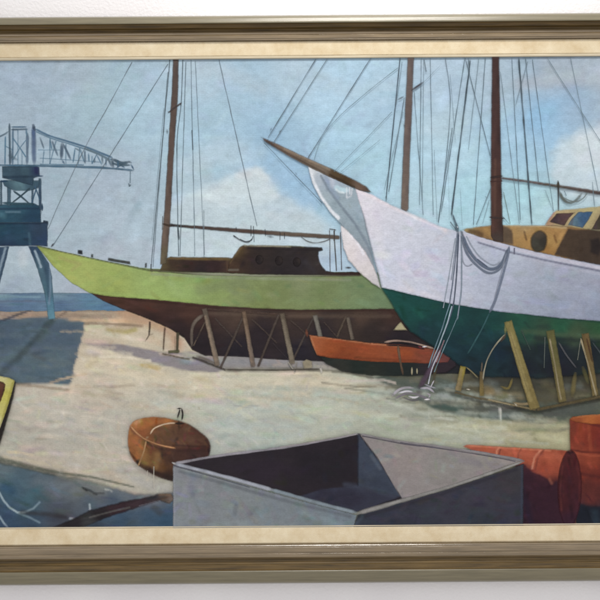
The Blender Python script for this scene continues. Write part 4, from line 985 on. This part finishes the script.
lines('rigging', wb, taut=True, items=[
    ([(316, 59), (300, 83), (284, 110), (268, 138)], 0.81, (98, 114, 124), 0.72), ([(328, 58), (300, 100), (286, 123), (273, 144)], 0.81, (104, 120, 130), 0.68), ([(270, 131), (272, 128)], 2.60, (84, 98, 106), 0.68), ([(279, 133), (281, 130)], 2.40, (90, 104, 112), 0.68),
    ([(371, 58), (346, 98), (320, 139), (308, 158)], 0.90, (98, 114, 126), 0.72), ([(398, 68), (370, 90), (340, 116), (322, 138), (314, 160)], 0.72, R2, 0.64), ([(392, 112), (370, 135), (350, 155), (334, 172)], 0.68, R2, 0.59), ([(380, 140), (354, 158), (341, 172)], 0.54, R3, 0.51),
    ([(264, 143), (280, 158), (297, 174), (306, 182), (322, 203)], 0.72, R1, 0.68), ([(295, 172.6), (297.4, 175)], 2.40, (90, 104, 116), 0.68), ([(320, 202), (323, 205)], 2.00, (104, 118, 128), 0.51),
    ([(400, 58), (396, 90), (391, 130), (387, 165), (386, 198)], 1.08, (78, 92, 104), 0.77), ([(402, 62), (399, 90), (396, 105)], 0.72, R2, 0.59), ([(404, 98), (398, 140), (391, 175), (388.6, 192)], 0.81, R1, 0.68), ([(403, 112), (396, 150), (384, 190)], 0.63, R2, 0.59), ([(386, 196), (386.4, 201)], 1.60, R1, 0.68),
    ([(397, 100.5), (404, 96.5)], 1.80, (84, 84, 92), 0.77), ([(411, 91), (417, 87.6), (424, 82)], 2.20, (78, 74, 82), 0.81), ([(424, 82), (432, 73), (440, 66)], 0.54, R3, 0.51), ([(403.4, 124), (404.6, 128)], 2.20, (84, 78, 82), 0.68), ([(414, 92), (417, 135), (421, 190), (423, 215)], 0.72, R1, 0.64), ([(421, 58), (421.4, 120), (420, 165), (419.4, 205)], 0.72, R1, 0.68), ([(423.6, 58), (423.2, 120), (422, 200)], 0.63, R2, 0.59), ([(424, 60), (426, 72)], 0.90, R1, 0.59),
    ([(430, 58), (433, 140), (431, 180), (433, 215)], 0.72, R1, 0.59), ([(434, 150), (436, 190), (437, 222)], 0.54, R2, 0.51), ([(445, 58), (450, 100), (446, 160), (438, 223)], 0.72, R1, 0.68), ([(452, 128), (448, 160), (438, 222)], 0.90, R1, 0.59), ([(450, 75), (451, 110), (455, 140)], 0.54, R2, 0.51),
    ([(464.6, 58), (456, 105), (450, 145), (441, 212)], 0.81, R1, 0.72), ([(470, 60), (466, 92), (458, 148), (452, 205), (451, 216)], 1.50, (76, 92, 102), 0.77), ([(465, 58), (476, 102), (484, 132), (490, 156)], 0.81, (84, 100, 110), 0.72), ([(468, 58), (469, 68)], 1.80, R1, 0.68), ([(478.4, 58), (473, 110), (468, 150)], 0.72, R2, 0.64), ([(485, 58), (480, 105), (476, 165), (473, 225)], 0.81, R1, 0.68), ([(460, 190), (462, 225)], 0.54, R3, 0.51),
    ([(491, 187), (484, 208), (476, 225)], 0.81, R1, 0.68), ([(489, 200), (485, 212), (482, 224)], 0.63, R2, 0.59), ([(484.6, 196), (486.4, 198.6)], 2.60, (88, 100, 110), 0.68), ([(503, 192), (506, 212), (510, 224)], 0.72, (104, 118, 104), 0.64), ([(502, 216), (509, 224)], 0.72, R1, 0.59),
    ([(500, 72), (505, 110), (512, 160), (519, 224)], 0.68, R2, 0.64), ([(511.4, 58), (515, 96), (518, 150), (520, 220)], 0.81, R1, 0.68), ([(518.4, 58), (522, 105), (526, 160), (531.4, 225)], 1.60, (76, 92, 102), 0.77), ([(527, 62), (521, 80), (515, 106)], 0.72, R1, 0.59), ([(525, 58), (530, 100), (535, 150), (538, 182)], 0.81, R1, 0.68), ([(532, 60), (540, 110), (546, 155), (553, 211)], 0.72, R1, 0.68),
    ([(546.6, 58), (566, 87), (584, 116), (604, 148)], 0.72, R2, 0.68), ([(570, 58), (578, 98), (588, 150), (598, 192)], 0.72, R2, 0.68), ([(592, 182), (594, 206)], 0.90, R2, 0.59), ([(544.6, 190), (553, 211)], 0.63, R2, 0.59), ([(448, 150), (449, 220)], 0.45, R3, 0.42)])
lines('boom_crutch', wb, [([(557.6, 181), (558, 192), (558, 211)], 1.6, (70, 72, 74), .9), ([(557.4, 180.4), (558, 189)], 2.8, (72, 66, 52), .9)])
lines('mast_band', wb, [([(489.6, 178), (503, 176)], 2, (62, 46, 44), .8)])
lines('mast_band', wb, [([(490, 182), (502, 181)], 1.2, (76, 50, 46), .7)])
lines('mast_band', wb, [([(488.6, 217.4), (505, 218.6)], 1.5, (64, 50, 48), .8)])
lines('boom_rope', wb, [([(558.6, 191), (562, 198), (567, 202.4), (573, 202), (578, 198), (581.6, 193)], 2.8, (96, 102, 96), .95), ([(563, 198), (570, 201), (577, 201.6), (583, 198), (586.6, 193)], 1.2, (116, 126, 124), .8), ([(564, 191), (566, 196)], .8, R2, .7)])
# ropes over the white hull
RO = (104, 114, 132); ROD = (78, 88, 106)
lines('mooring_rope', wb, [
    ([(452, 214), (455, 222), (459, 230)], 1.8, (92, 112, 124), .9), ([(450, 222), (456, 230)], 1.2, (110, 128, 138), .8), ([(455, 224), (458.4, 234)], 4, (84, 100, 112), .9), ([(457, 226), (458, 228)], 1.4, (210, 220, 226), .9), ([(460, 230), (463, 236)], 3, (90, 104, 116), .8),
    ([(457, 233), (455.6, 255), (452, 285), (449, 306)], 1.2, RO, .85), ([(458.4, 233), (457, 260), (455, 290), (452, 310), (443, 335)], 1.4, ROD, .85), ([(461, 233), (461.4, 260), (461, 290), (457, 320)], 1.4, (130, 142, 156), .85), ([(455, 238), (449, 275), (443, 308)], 1.0, (150, 160, 172), .8), ([(456.4, 238), (451, 280)], .9, (132, 142, 156), .8), ([(461.6, 250), (463, 262), (467, 266), (472, 264)], 1.0, (146, 152, 166), .8),
    ([(462, 234), (468, 249), (477, 261), (488, 268.6), (496, 268), (503, 261), (509, 247)], 3.4, (98, 110, 130), .95), ([(461, 236), (466, 252), (474, 263), (486, 272.4), (495, 272), (502, 265), (507, 250)], 2.4, (108, 118, 136), .9), ([(466, 236), (472, 247), (480, 257), (492, 265), (500, 262)], 1.2, (150, 158, 172), .85), ([(477, 259), (487, 267)], 1.2, (88, 98, 118), .7),
    ([(509, 246), (507, 258), (501, 280), (495, 300), (489, 313)], 2.6, (112, 122, 142), .9), ([(506, 254), (500, 276), (494, 298)], 1.0, (146, 152, 168), .7), ([(489, 313), (482, 328), (472, 346), (467, 354)], 1.8, (58, 98, 102), .7), ([(514, 248), (514, 254)], 1.2, (110, 110, 130), .8),
    ([(451.6, 306), (446, 326), (440, 342), (432, 362), (426, 378)], 1.3, (164, 182, 192), .85), ([(449.4, 304), (442, 328), (434, 350), (428, 368)], 1.2, (112, 138, 152), .8), ([(457.6, 316), (450, 334), (442, 352), (434, 372)], 1.0, (110, 136, 146), .7), ([(441, 345), (434, 362), (424, 380), (418, 389)], (3.4, 6), (84, 66, 82), .9), ([(440, 350), (432, 368), (428, 384)], 1.2, (176, 178, 186), .8), ([(444, 340), (436, 362)], 1.2, (150, 120, 126), .7)])
lines('rope_coil', wb, [([(392, 396), (398, 390), (406, 387.4), (414, 388)], 2.6, (168, 162, 170), .8), ([(394, 399), (404, 394), (414, 393.4), (424, 397), (431, 400)], 2.4, (120, 112, 122), .8), ([(398, 393), (406, 391), (413, 391.6)], 2.2, (200, 196, 204), .85), ([(420, 388), (428, 388), (434, 392.4)], 2.4, (176, 170, 180), .85), ([(424, 384), (430, 386.4), (436, 388)], 1.4, (150, 148, 158), .7),
    ([(408, 396), (414, 397.4), (419, 396)], 2.2, (206, 202, 206), .8), ([(416, 391), (422, 393)], 5, (82, 64, 82), .85), ([(426, 393), (430, 395), (428, 398)], 1.8, (160, 152, 162), .8), ([(424, 399.6), (430, 399)], 1.5, (218, 214, 214), .9), ([(390, 393), (396, 396)], 2, (140, 138, 140), .6), ([(402, 397), (412, 400), (420, 399)], 1.8, (96, 92, 98), .7), ([(434, 380), (430, 388)], 1.4, (190, 186, 194), .7), ([(386, 398), (396, 400)], 1.2, (128, 128, 122), .6)])
# ---- timbers that hold the white boat
cw = empty('white_boat_cradle', painting, label='painted olive brown props under the white boat')
OL = (124, 108, 62)
timber(cw, (454, 392), (482, 399), 2.6, 2.6, (92, 80, 54), name='sill_timber'); timber(cw, (480, 398), (536, 409.6), 2.8, 3.4, (96, 84, 58), hi=(160, 142, 104), name='sill_timber'); timber(cw, (536, 409.6), (680, 380), 3.6, 3.4, (88, 76, 50), name='sill_timber')
timber(cw, (463, 366), (457.6, 391), 6, 7, (124, 108, 72), hi=(150, 130, 96), lo=(140, 124, 50)); timber(cw, (481, 371), (481.6, 396), 4, 5.6, (122, 104, 58), lo=(100, 84, 56))
lines('brace', cw, [([(505, 334), (496, 344), (488, 357), (484, 370), (482.6, 380)], 1.5, (142, 136, 116), .85), ([(506, 334), (500, 342)], 2.6, (84, 66, 54), .7), ([(466, 367), (472, 372), (478, 378)], 1.4, (120, 110, 80), .8), ([(482, 362), (481, 372)], 1.6, (104, 92, 78), .7), ([(506, 321), (505, 334)], 3, (120, 122, 76), .85), ([(521, 330), (530, 350)], 1.2, (62, 78, 72), .6), ([(544.6, 337), (543.6, 368)], .9, (90, 98, 92), .8), ([(558, 342), (566, 355), (576, 368)], 1.6, (84, 84, 88), .7), ([(580, 340), (577, 360)], 1.0, (120, 122, 110), .7), ([(592, 342), (606, 362)], 1.4, (70, 78, 82), .6),
                    ([(500, 386), (508, 388), (512, 378)], 2.4, (124, 108, 56), .7), ([(575, 372), (571.6, 397)], 5, (112, 100, 60), .75), ([(582, 366), (588, 384)], 4, (104, 98, 56), .6), ([(466, 389), (470, 389.6)], 2, (200, 192, 176), .9), ([(512, 402), (520, 404), (534, 403)], 3, (136, 118, 86), .8), ([(514, 403), (517, 406)], 2.2, (190, 180, 156), .9), ([(488, 399), (510, 404.6)], 1.2, (170, 156, 122), .7), ([(560, 386), (556, 398)], 3, (90, 84, 60), .6)])
timber(cw, (507.4, 321), (534.6, 409), 8, 11, OL, hi=(158, 142, 92), lo=(128, 116, 66)); timber(cw, (549.6, 330), (562.4, 402), 8.6, 8.6, (108, 96, 58), lo=(96, 92, 52)); lines('brace', cw, [([(549, 338), (554, 362), (559, 392), (561, 400)], 1.5, (158, 144, 112), .6), ([(508, 328), (518, 360), (528, 392)], 1.4, (150, 134, 84), .6)])
timber(cw, (584.6, 333), (595, 396), 8, 6.5, (112, 96, 58), lo=(104, 84, 50)); lines('brace', cw, [([(580, 338), (588, 366), (595.6, 396)], 1.6, (166, 152, 120), .65), ([(586, 338), (592, 362)], 2, (88, 62, 44), .6)])
timber(cw, (620, 336), (632, 394), 8, 7, (108, 94, 58), hi=(150, 136, 98))
TONE[0], SAT[0] = 0.35, 0.68
# ---- dark blue sheet in the corner, with a fallen beam
bs = empty('blue_sheet', painting, label='painted dark blue sheet lying in the lower left corner')
sheet('sheet_surface', bs, [(-45, 452), (0, 459), (20, 464), (45, 470), (80, 476), (110, 484), (135, 492), (160, 492), (176, 490), (178, 530), (-45, 530)],
      [base((5, 470, (96, 116, 124)), (20, 480, (72, 104, 122)), (10, 490, (50, 92, 120)), (30, 500, (58, 100, 118)), (10, 515, (48, 78, 112)), (40, 485, (84, 104, 118)), (60, 490, (100, 112, 120)), (80, 486, (118, 124, 122)), (100, 486, (128, 130, 124)), (60, 505, (78, 88, 104)), (90, 500, (74, 92, 112)), (60, 515, (58, 62, 78)), (30, 520, (50, 76, 104)), (120, 490, (104, 114, 122)), (115, 498, (62, 86, 112)), (120, 520, (48, 80, 110)), (150, 515, (50, 86, 118)), (165, 520, (44, 84, 118)), (150, 497, (112, 116, 124)), (95, 524, (46, 62, 84)), (-30, 490, (56, 94, 118)), s=8),
       dab([(2, 461), (14, 463), (34, 468), (55, 473), (90, 477), (120, 485)], 5.4, (70, 82, 74), .9, .6, .3, 91), dab([(60, 474), (90, 479), (115, 484)], 6, (132, 136, 120), .55, .9, .4), dab([(40, 482), (80, 488)], 10, (104, 118, 128), .35, .9, .5), dab([(5, 487), (12, 490)], 8, (40, 84, 120), .6, .9), dab([(28, 498), (40, 488)], 8, (62, 108, 124), .5, .9),
       dab([(83, 487), (90, 490), (97, 494)], 1.8, (52, 60, 64), .8, .7, .5), dab([(84, 488), (87, 490)], 2, (34, 38, 44), .8), dab([(94, 493), (104, 493)], 2, (72, 74, 76), .7), dab([(106, 489), (109, 489.6)], 1.6, (180, 182, 178), .6, .9), dab([(111, 490), (112, 491)], 1.4, (180, 182, 178), .5, .9), dab([(100, 483), (122, 487)], 4, (150, 142, 128), .6, .9), dab([(104, 478), (118, 484)], 3.4, (182, 162, 136), .55, .8),
       dab([(0, 492), (4, 500), (10, 507), (18, 512), (25, 512)], 1.5, (158, 182, 192), .75, .7), dab([(25, 512), (34, 508), (40, 502)], 1.7, (130, 158, 172), .65, .8), dab([(18, 512), (30, 517), (40, 522)], 1.6, (120, 150, 168), .6, .8), dab([(0, 516), (4, 522), (8, 527)], 1.5, (150, 176, 190), .75, .7), dab([(90, 504), (90.4, 509)], 1.7, (166, 176, 186), .8, .6), dab([(71, 518), (75, 519)], 2.6, (150, 160, 170), .7),
       dab([(22, 512), (50, 514), (66, 517)], 4, (54, 52, 56), .7, .8, .4), dab([(-45, 526), (40, 527)], 4, (44, 70, 100), .5, .9), dab([(100, 520), (160, 508)], 5, (58, 92, 124), .4, .9, .5), dab([(154, 507), (160, 512)], 6, (66, 72, 78), .6, .9), mottle(.12, 14, 6, 26), strokes(200, 22, 5, .2, .4, .08, 26, .6)], 1.5, rag=1.2, soft=1.0, fall=4.5)
sheet('fallen_beam', painting, [(48, 528), (70, 519), (90, 509), (104, 505), (125, 500), (150, 495), (160, 492.6), (172, 492), (175, 499), (170, 505), (160, 501), (135, 509), (105, 519), (84, 528), (60, 531)],
      [base((75, 522, (40, 34, 38)), (100, 513, (38, 30, 36)), (118, 508, (58, 34, 42)), (140, 502, (64, 42, 50)), (155, 498, (60, 48, 54)), (165, 498, (84, 70, 60)), (172, 497, (120, 98, 86)), (90, 523, (58, 60, 62)), s=4), dab([(90, 517), (112, 511), (130, 507)], 1.3, (96, 92, 88), .7), dab([(140, 505.6), (160, 500.6)], 1.3, (116, 108, 120), .7), dab([(160, 493), (172, 494)], 3, (134, 98, 66), .7, .8), mottle(.3, 9, 2, 27, ang=-.3), strokes(40, 14, 2, -.3, .1, .25, 27)], 1.3, soft=1.0, fall=2.6, rag=.8, label='painted dark maroon beam lying across the blue sheet')
TONE[0], SAT[0] = 0.6, 0.85
# ---- yellow edged board
sb = empty('yellow_board', painting, label='painted yellow edged board with brown panel at the left edge')
sheet('board_edge', sb, [(-45, 374), (0, 377), (14, 379), (17, 382), (14.6, 396), (8, 420), (2, 440), (0, 447), (-45, 447)], [base((14, 390, (46, 42, 34)), (5, 425, (40, 34, 32)), s=4), mottle(.25, 3, 8, 28)], 1.2)
sheet('board_face', sb, [(-45, 371), (0, 375.4), (10, 377.4), (15, 379.6), (15.6, 381), (11.6, 396), (6, 414), (0, 430), (-45, 436)],
      [base((3, 378, (202, 194, 128)), (12, 381, (188, 180, 96)), (9, 395, (190, 182, 74)), (4, 412, (196, 186, 96)), (0, 425, (204, 196, 140)), s=4), dab([(13.6, 382), (8, 402), (1, 424)], 1.5, (156, 146, 52), .6, .7), mottle(.1, 4, 8, 29)], 1.2)
sheet('board_panel', sb, [(-45, 377), (0, 380.6), (4, 381.6), (6.4, 384), (5.4, 390), (2, 400), (-1, 406), (-45, 410)], [base((3, 384, (112, 66, 46)), (2, 395, (98, 56, 40)), s=4), dab([(0, 381.4), (5.6, 384), (3, 396)], 1.3, (66, 40, 30), .7), mottle(.15, 4, 6, 30)], 1.2)
TONE[0], SAT[0] = 1.0, 0.88
# ---- mooring buoy
bu = empty('mooring_buoy', painting, label='painted rusty orange mooring buoy lying on the ground')
sheet('buoy_body', bu, [(128.6, 430), (131, 424), (136, 419.4), (148, 416.6), (164, 417), (180, 420.4), (190, 424), (200, 431), (208, 438), (211.2, 446), (210, 454), (206, 458), (200, 464), (188, 478), (174, 481.4), (164, 479), (150, 473), (138, 465), (131, 456), (128, 444)],
      [base((138, 424, (186, 120, 62)), (150, 421, (174, 102, 52)), (165, 422, (166, 106, 60)), (142, 432, (160, 88, 50)), (132, 440, (178, 108, 58)), (136, 455, (166, 100, 54)), (150, 460, (138, 92, 50)), (160, 465, (130, 84, 48)), (155, 432, (140, 88, 52)), (165, 435, (132, 92, 58)), (180, 432, (108, 68, 52)), (195, 438, (98, 58, 48)), (205, 446, (92, 52, 46)), (180, 448, (102, 62, 50)), (195, 455, (88, 56, 54)), (175, 458, (104, 66, 48)), (160, 452, (126, 80, 50)), (168, 476, (62, 42, 36)), (150, 470, (86, 58, 40)), s=4),
       dab([(138, 462), (152, 471), (166, 476.6), (178, 479)], 4.6, (58, 40, 36), .85, .6), dab([(130, 452), (140, 465)], 2, (60, 44, 36), .7), dab([(129, 426), (136, 433), (146, 440)], 2.2, (150, 88, 56), .7), dab([(148, 443.4), (162, 448.6), (178, 450.6), (208, 449.6)], 2.6, (74, 48, 42), .6, .8), dab([(158, 436), (180, 440), (200, 442)], 6, (124, 84, 64), .45, .9), area([(152, 434), (164, 426), (177, 424), (196, 432), (210, 444), (178, 446.6), (160, 443.6)], (122, 84, 60), .5, 2.5, 1, 41, sm=True), area([(160, 448), (178, 451), (209, 450), (205, 458), (178, 462), (166, 466)], (82, 54, 48), .6, 2.5, 1, 42), dab([(142, 446), (146, 462)], 7, (170, 124, 68), .5, .9, .5), dab([(206, 440), (210, 446), (209, 453)], 1.8, (66, 40, 42), .7), dab([(173, 445), (206, 446)], 1, (78, 48, 44), .7),
       dab([(160, 428), (174, 432), (176, 442)], 5, (112, 80, 62), .4, .9), dab([(158, 455), (156, 466)], 6, (160, 120, 70), .5, .9), dab([(136, 422), (140, 420.6)], 4, (208, 152, 100), .7, .8), dab([(142, 428), (154, 422), (172, 420)], 3, (190, 108, 54), .5, .9), mottle(.2, 6, 6, 31), strokes(150, 9, 2.6, 1.2, .7, .22, 31, .6)], 1.3, sm=True)
lines('buoy_ribs', bu, [([(130, 425), (138, 433.4), (147, 439.6), (160, 444.6), (176, 448)], 1.9, (196, 138, 92), .85), ([(150.6, 434), (154, 428.6), (161, 425), (169, 423), (176, 422.6)], 1.8, (214, 182, 150), .9), ([(146.6, 440), (144, 452), (138.4, 466)], 1.6, (182, 138, 92), .8), ([(146, 438), (149, 436)], 3, (200, 160, 120), .8), ([(154, 466), (154.4, 488)], 1.0, (196, 188, 172), .6), ([(148, 470), (147, 478)], .8, (196, 188, 172), .5)])
lines('lifting_ring', bu, [([(178, 421), (180.6, 421.6)], 4, (46, 38, 36), .95), ([(177.6, 418), (180, 410), (179.6, 408.4)], 1.6, (66, 62, 58), .9), ([(177, 408.4), (182, 408)], 1.4, (70, 66, 62), .9), ([(182, 408), (183, 414), (182, 420)], 1.6, (52, 48, 46), .95), ([(175, 423.4), (184.6, 423)], 2.2, (58, 44, 40), .85)])
TONE[0], SAT[0] = 0.95, 0.9
# ---- oil drums
od = empty('oil_drum', painting, label='painted upright red oil drum at the right edge')
sheet('drum_side', od, [(568.6, 419), (572, 416), (660, 416), (660, 530), (576, 530), (574, 505), (570, 470)],
      [base((572, 430, (146, 62, 44)), (580, 432, (176, 70, 44)), (590, 435, (162, 56, 40)), (600, 440, (146, 50, 42)), (575, 455, (170, 74, 50)), (590, 460, (170, 72, 46)), (582, 472, (150, 58, 42)), (600, 475, (140, 52, 40)), (585, 485, (116, 50, 44)), (590, 500, (128, 54, 48)), (600, 490, (112, 48, 44)), (582, 512, (30, 34, 48)), (600, 515, (40, 54, 70)), (590, 508, (40, 34, 44)), (640, 440, (120, 42, 38)), (640, 490, (90, 38, 38)), s=4),
       dab([(570, 449), (582, 451.6), (612, 452.6)], 1.4, (112, 40, 34), .75), dab([(571, 452), (590, 455), (612, 456)], 1.8, (188, 88, 58), .6), dab([(588, 424), (590, 448)], 3, (184, 84, 52), .5, .9), dab([(578, 473), (600, 477), (620, 478)], 3, (92, 36, 36), .6, .8), dab([(574, 420), (600, 426), (640, 426)], 2, (110, 40, 38), .7), area([(574, 502), (590, 506), (660, 505), (660, 530), (574, 530)], (26, 32, 46), .9, 1.6, .6, 8), dab([(594, 512), (596, 524)], 6, (52, 72, 88), .6, .9), mottle(.15, 5, 9, 32), strokes(90, 12, 3, 1.4, .4, .18, 32)], 1.4)
sheet('drum_top', od, ell(612, 419, 43, 5.6, 40), [base((575, 419, (170, 84, 44)), (590, 417, (196, 106, 50)), (600, 420, (186, 92, 44)), (640, 419, (170, 82, 44)), s=4), dab([(572, 417), (590, 414.6), (612, 414)], 1.6, (206, 122, 66), .7), mottle(.12, 9, 2, 33)], 1.3)
of = empty('oil_drum', painting, label='painted red oil drum lying on its side behind the grey tank')
sheet('drum_side', of, [(462, 446), (466, 444), (480, 444.4), (500, 446), (530, 447.6), (555, 448.8), (570, 450.6), (575, 462), (576, 531), (515, 531), (515, 463), (490, 458)],
      [base((470, 447, (186, 92, 66)), (490, 450, (190, 94, 66)), (510, 453, (188, 90, 62)), (530, 458, (190, 90, 62)), (550, 458, (190, 90, 60)), (560, 465, (182, 82, 56)), (545, 468, (180, 78, 54)), (525, 478, (64, 36, 50)), (540, 492, (66, 30, 46)), (530, 510, (48, 30, 50)), (555, 500, (66, 30, 40)), (545, 520, (46, 30, 48)), (556, 486, (76, 34, 40)), s=4),
       area([(515, 464), (524, 464), (532, 472), (540, 474.6), (548, 479), (553, 484), (556, 480), (559, 486), (562, 530), (515, 530)], (62, 30, 46), .9, 1.2, .6, 9), dab([(522, 490), (532, 528)], 6, (40, 30, 52), .6, .9), dab([(540, 450), (534, 457), (531.6, 468)], 1.6, (216, 138, 108), .8, .6), dab([(499, 447), (496.4, 450), (496, 456)], 1.3, (212, 136, 104), .8), dab([(500, 449), (498, 456)], 1.2, (126, 60, 50), .7), dab([(496, 456), (520, 460)], 1.4, (92, 52, 46), .7), dab([(549, 479), (551, 483)], 2.2, (190, 110, 84), .4, .9), dab([(556, 452), (562, 462)], 5, (196, 100, 70), .5, .8), dab([(466, 445), (500, 447.4), (550, 450)], 1.6, (212, 124, 92), .65), dab([(521, 448), (518, 453), (517, 461)], 1.2, (140, 66, 52), .6), dab([(543, 450), (537, 458), (535, 469)], 1.4, (132, 60, 48), .6), dab([(504, 449), (530, 455), (556, 456)], 4, (206, 104, 76), .4, .9, .6), mottle(.12, 5, 4, 34), strokes(110, 10, 3.4, .9, .6, .16, 34)], 1.3)
sheet('drum_end', of, ell(569, 488, 12.4, 39, 44, .02), [base((566, 458, (104, 42, 44)), (570, 480, (88, 34, 40)), (563, 500, (84, 32, 38)), (574, 500, (84, 36, 48)), (577, 470, (96, 36, 40)), (570, 520, (66, 32, 50)), s=4), dab([(562, 466), (559.6, 488), (561, 510)], 1.4, (132, 62, 56), .5, .9), dab([(566, 450.6), (569, 453), (573, 451)], 1.8, (50, 24, 30), .8), dab([(575, 460), (579, 478), (579, 500)], 2, (116, 46, 46), .6, .9), dab([(568, 470), (570, 505)], 6, (70, 28, 38), .5, 1, .6), mottle(.2, 4, 9, 35), strokes(50, 12, 3, 1.5, .3, .16, 35)], 1.3, fall=2.0)
# ---- open steel tank
tk = empty('open_steel_tank', painting, label='painted open topped grey steel tank in the foreground')
sheet('tank_inside', tk, [(174, 462), (215, 455), (280, 446.6), (359, 433), (400, 440.4), (445, 446.4), (523, 460), (450, 486), (356, 512), (300, 497), (240, 480)],
      [base((260, 470, (44, 36, 48)), (330, 460, (44, 38, 46)), s=6),
       area([(173, 463), (357.6, 434), (357.6, 486), (318, 500), (250, 484)], (48, 40, 48), 1, .8, .2, 11), area([(195, 463), (250, 456), (290, 462), (280, 486), (240, 478)], (64, 54, 62), .6, 9, 3, 21), area([(300, 452), (357, 446), (357, 484), (300, 480)], (38, 33, 42), .6, 8, 2, 12), area([(225, 466), (270, 458), (300, 470), (262, 484)], (52, 40, 56), .6, 6, 2, 13),
       area([(357.6, 485.4), (400, 496), (356, 512), (296, 497), (322, 489)], (66, 68, 88), 1, .8, .3, 14), area([(320, 490), (350, 488), (366, 498), (350, 508), (310, 498)], (56, 52, 72), .7, 4, 2, 15), dab([(345, 484), (370, 488), (394, 496)], 4, (78, 84, 104), .6, .9),
       area([(357.6, 433), (378, 460), (400, 496), (357.6, 485)], (76, 86, 106), 1, .7, .3, 16), area([(360, 470), (385, 480), (396, 494), (360, 485)], (66, 74, 94), .7, 4, 1, 17), dab([(371, 455), (380, 468)], 3, (106, 116, 130), .5, .9),
       area([(358.4, 432), (400, 438), (528, 458), (526, 463), (450, 490), (402, 498), (393, 484), (378, 458)], (152, 143, 141), 1, .7, .3, 18), area([(380, 446), (420, 448), (420, 470), (398, 478)], (156, 144, 140), .7, 8, 3, 19), area([(430, 452), (505, 460), (450, 480), (420, 486)], (146, 142, 136), .7, 8, 3, 20), dab([(460, 460), (500, 466)], 6, (132, 124, 138), .4, .9, .5), dab([(357.8, 436), (357.8, 485)], 1.2, (30, 28, 40), .7),
       mottle(.1, 12, 8, 36), strokes(200, 14, 5, .3, .7, .08, 36, .7)], 1.5)
TONE[0], SAT[0] = 0.1, 0.42
sheet('tank_near_side', tk, [(173, 465), (240, 483), (300, 499.6), (357, 514.6), (353, 530), (173, 530)],
      [base((180, 475, (124, 128, 140)), (190, 500, (120, 128, 138)), (220, 490, (120, 130, 138)), (240, 510, (118, 130, 136)), (280, 505, (110, 126, 138)), (260, 522, (118, 134, 142)), (320, 515, (104, 126, 140)), (345, 520, (100, 124, 144)), (180, 522, (118, 132, 142)), (210, 478, (124, 130, 140)), s=8),
       dab([(180, 471), (220, 482), (262, 494), (300, 504), (350, 516)], 3, (88, 98, 112), .65, .8), dab([(235, 514), (236, 505)], 4, (88, 96, 104), .5, 1, .6), dab([(252, 512), (257, 508)], 4, (96, 106, 114), .4, 1, .6), dab([(187, 480), (184, 495)], 5, (136, 138, 148), .5, .9), dab([(174, 468), (174.4, 526)], 1.5, (140, 146, 158), .6), dab([(210, 524), (250, 522), (256, 526)], 5, (122, 146, 150), .5, .9), dab([(300, 512), (340, 524)], 5, (112, 142, 156), .6, .9), mottle(.07, 16, 12, 37), strokes(170, 16, 6, .4, .8, .06, 37, .7)], 1.7)
TONE[0], SAT[0] = 0.45, 0.65
sheet('tank_far_side', tk, [(357, 514), (400, 502), (450, 487.6), (523.4, 463), (523, 530), (352, 530)],
      [base((370, 520, (52, 60, 78)), (400, 512, (54, 54, 74)), (440, 505, (62, 59, 78)), (480, 500, (66, 62, 80)), (510, 480, (64, 60, 68)), (515, 510, (58, 58, 78)), (430, 520, (56, 60, 78)), (480, 520, (50, 58, 74)), s=8),
       dab([(360, 517), (440, 494), (516, 469)], 3, (46, 42, 56), .6, .8), dab([(500, 476), (510, 490)], 8, (70, 60, 70), .5, .9), dab([(521.6, 466), (521, 526)], 2, (58, 70, 96), .6), dab([(400, 514), (450, 506)], 7, (62, 68, 84), .4, .9), dab([(352, 528), (362, 516)], 3, (70, 88, 110), .5, .9), mottle(.12, 16, 8, 38), strokes(120, 15, 5, -.2, .7, .1, 38, .7)], 1.7)
TONE[0], SAT[0] = 0.3, 0.8
lines('tank_rim', tk, [([(174, 463.4), (215, 456), (280, 447.6), (320, 441), (359, 433.4)], (3, 1.8), (148, 142, 150), .9), ([(280, 447), (320, 440.4), (356, 434)], 1.2, (162, 152, 154), .7), ([(359, 433.4), (380, 437.6), (400, 441), (445, 447), (490, 454), (524, 460.6)], (2.2, 3), (136, 130, 132), .9), ([(362, 435.6), (400, 443), (445, 449), (490, 456), (515, 461)], 1.0, (96, 90, 102), .6), ([(400, 442.4), (440, 448)], 1.2, (104, 98, 110), .7), ([(524, 460.6), (490, 472.6), (450, 486), (400, 500.6), (357, 513)], (2.4, 4.6), (146, 142, 138), .95), ([(357, 512.4), (330, 505.6), (300, 497.4), (270, 489)], (3.8, 4), (128, 142, 152), .95), ([(274, 490), (240, 480.4), (205, 471), (174, 463.4)], (4, 3.6), (158, 162, 174), .95),
                       ([(172, 462), (176, 464)], 2.6, (206, 200, 196), .8), ([(174, 465), (210, 475.4), (250, 487)], .9, (96, 100, 116), .6), ([(357, 433), (361, 434.6)], 1.8, (84, 74, 88), .8)])
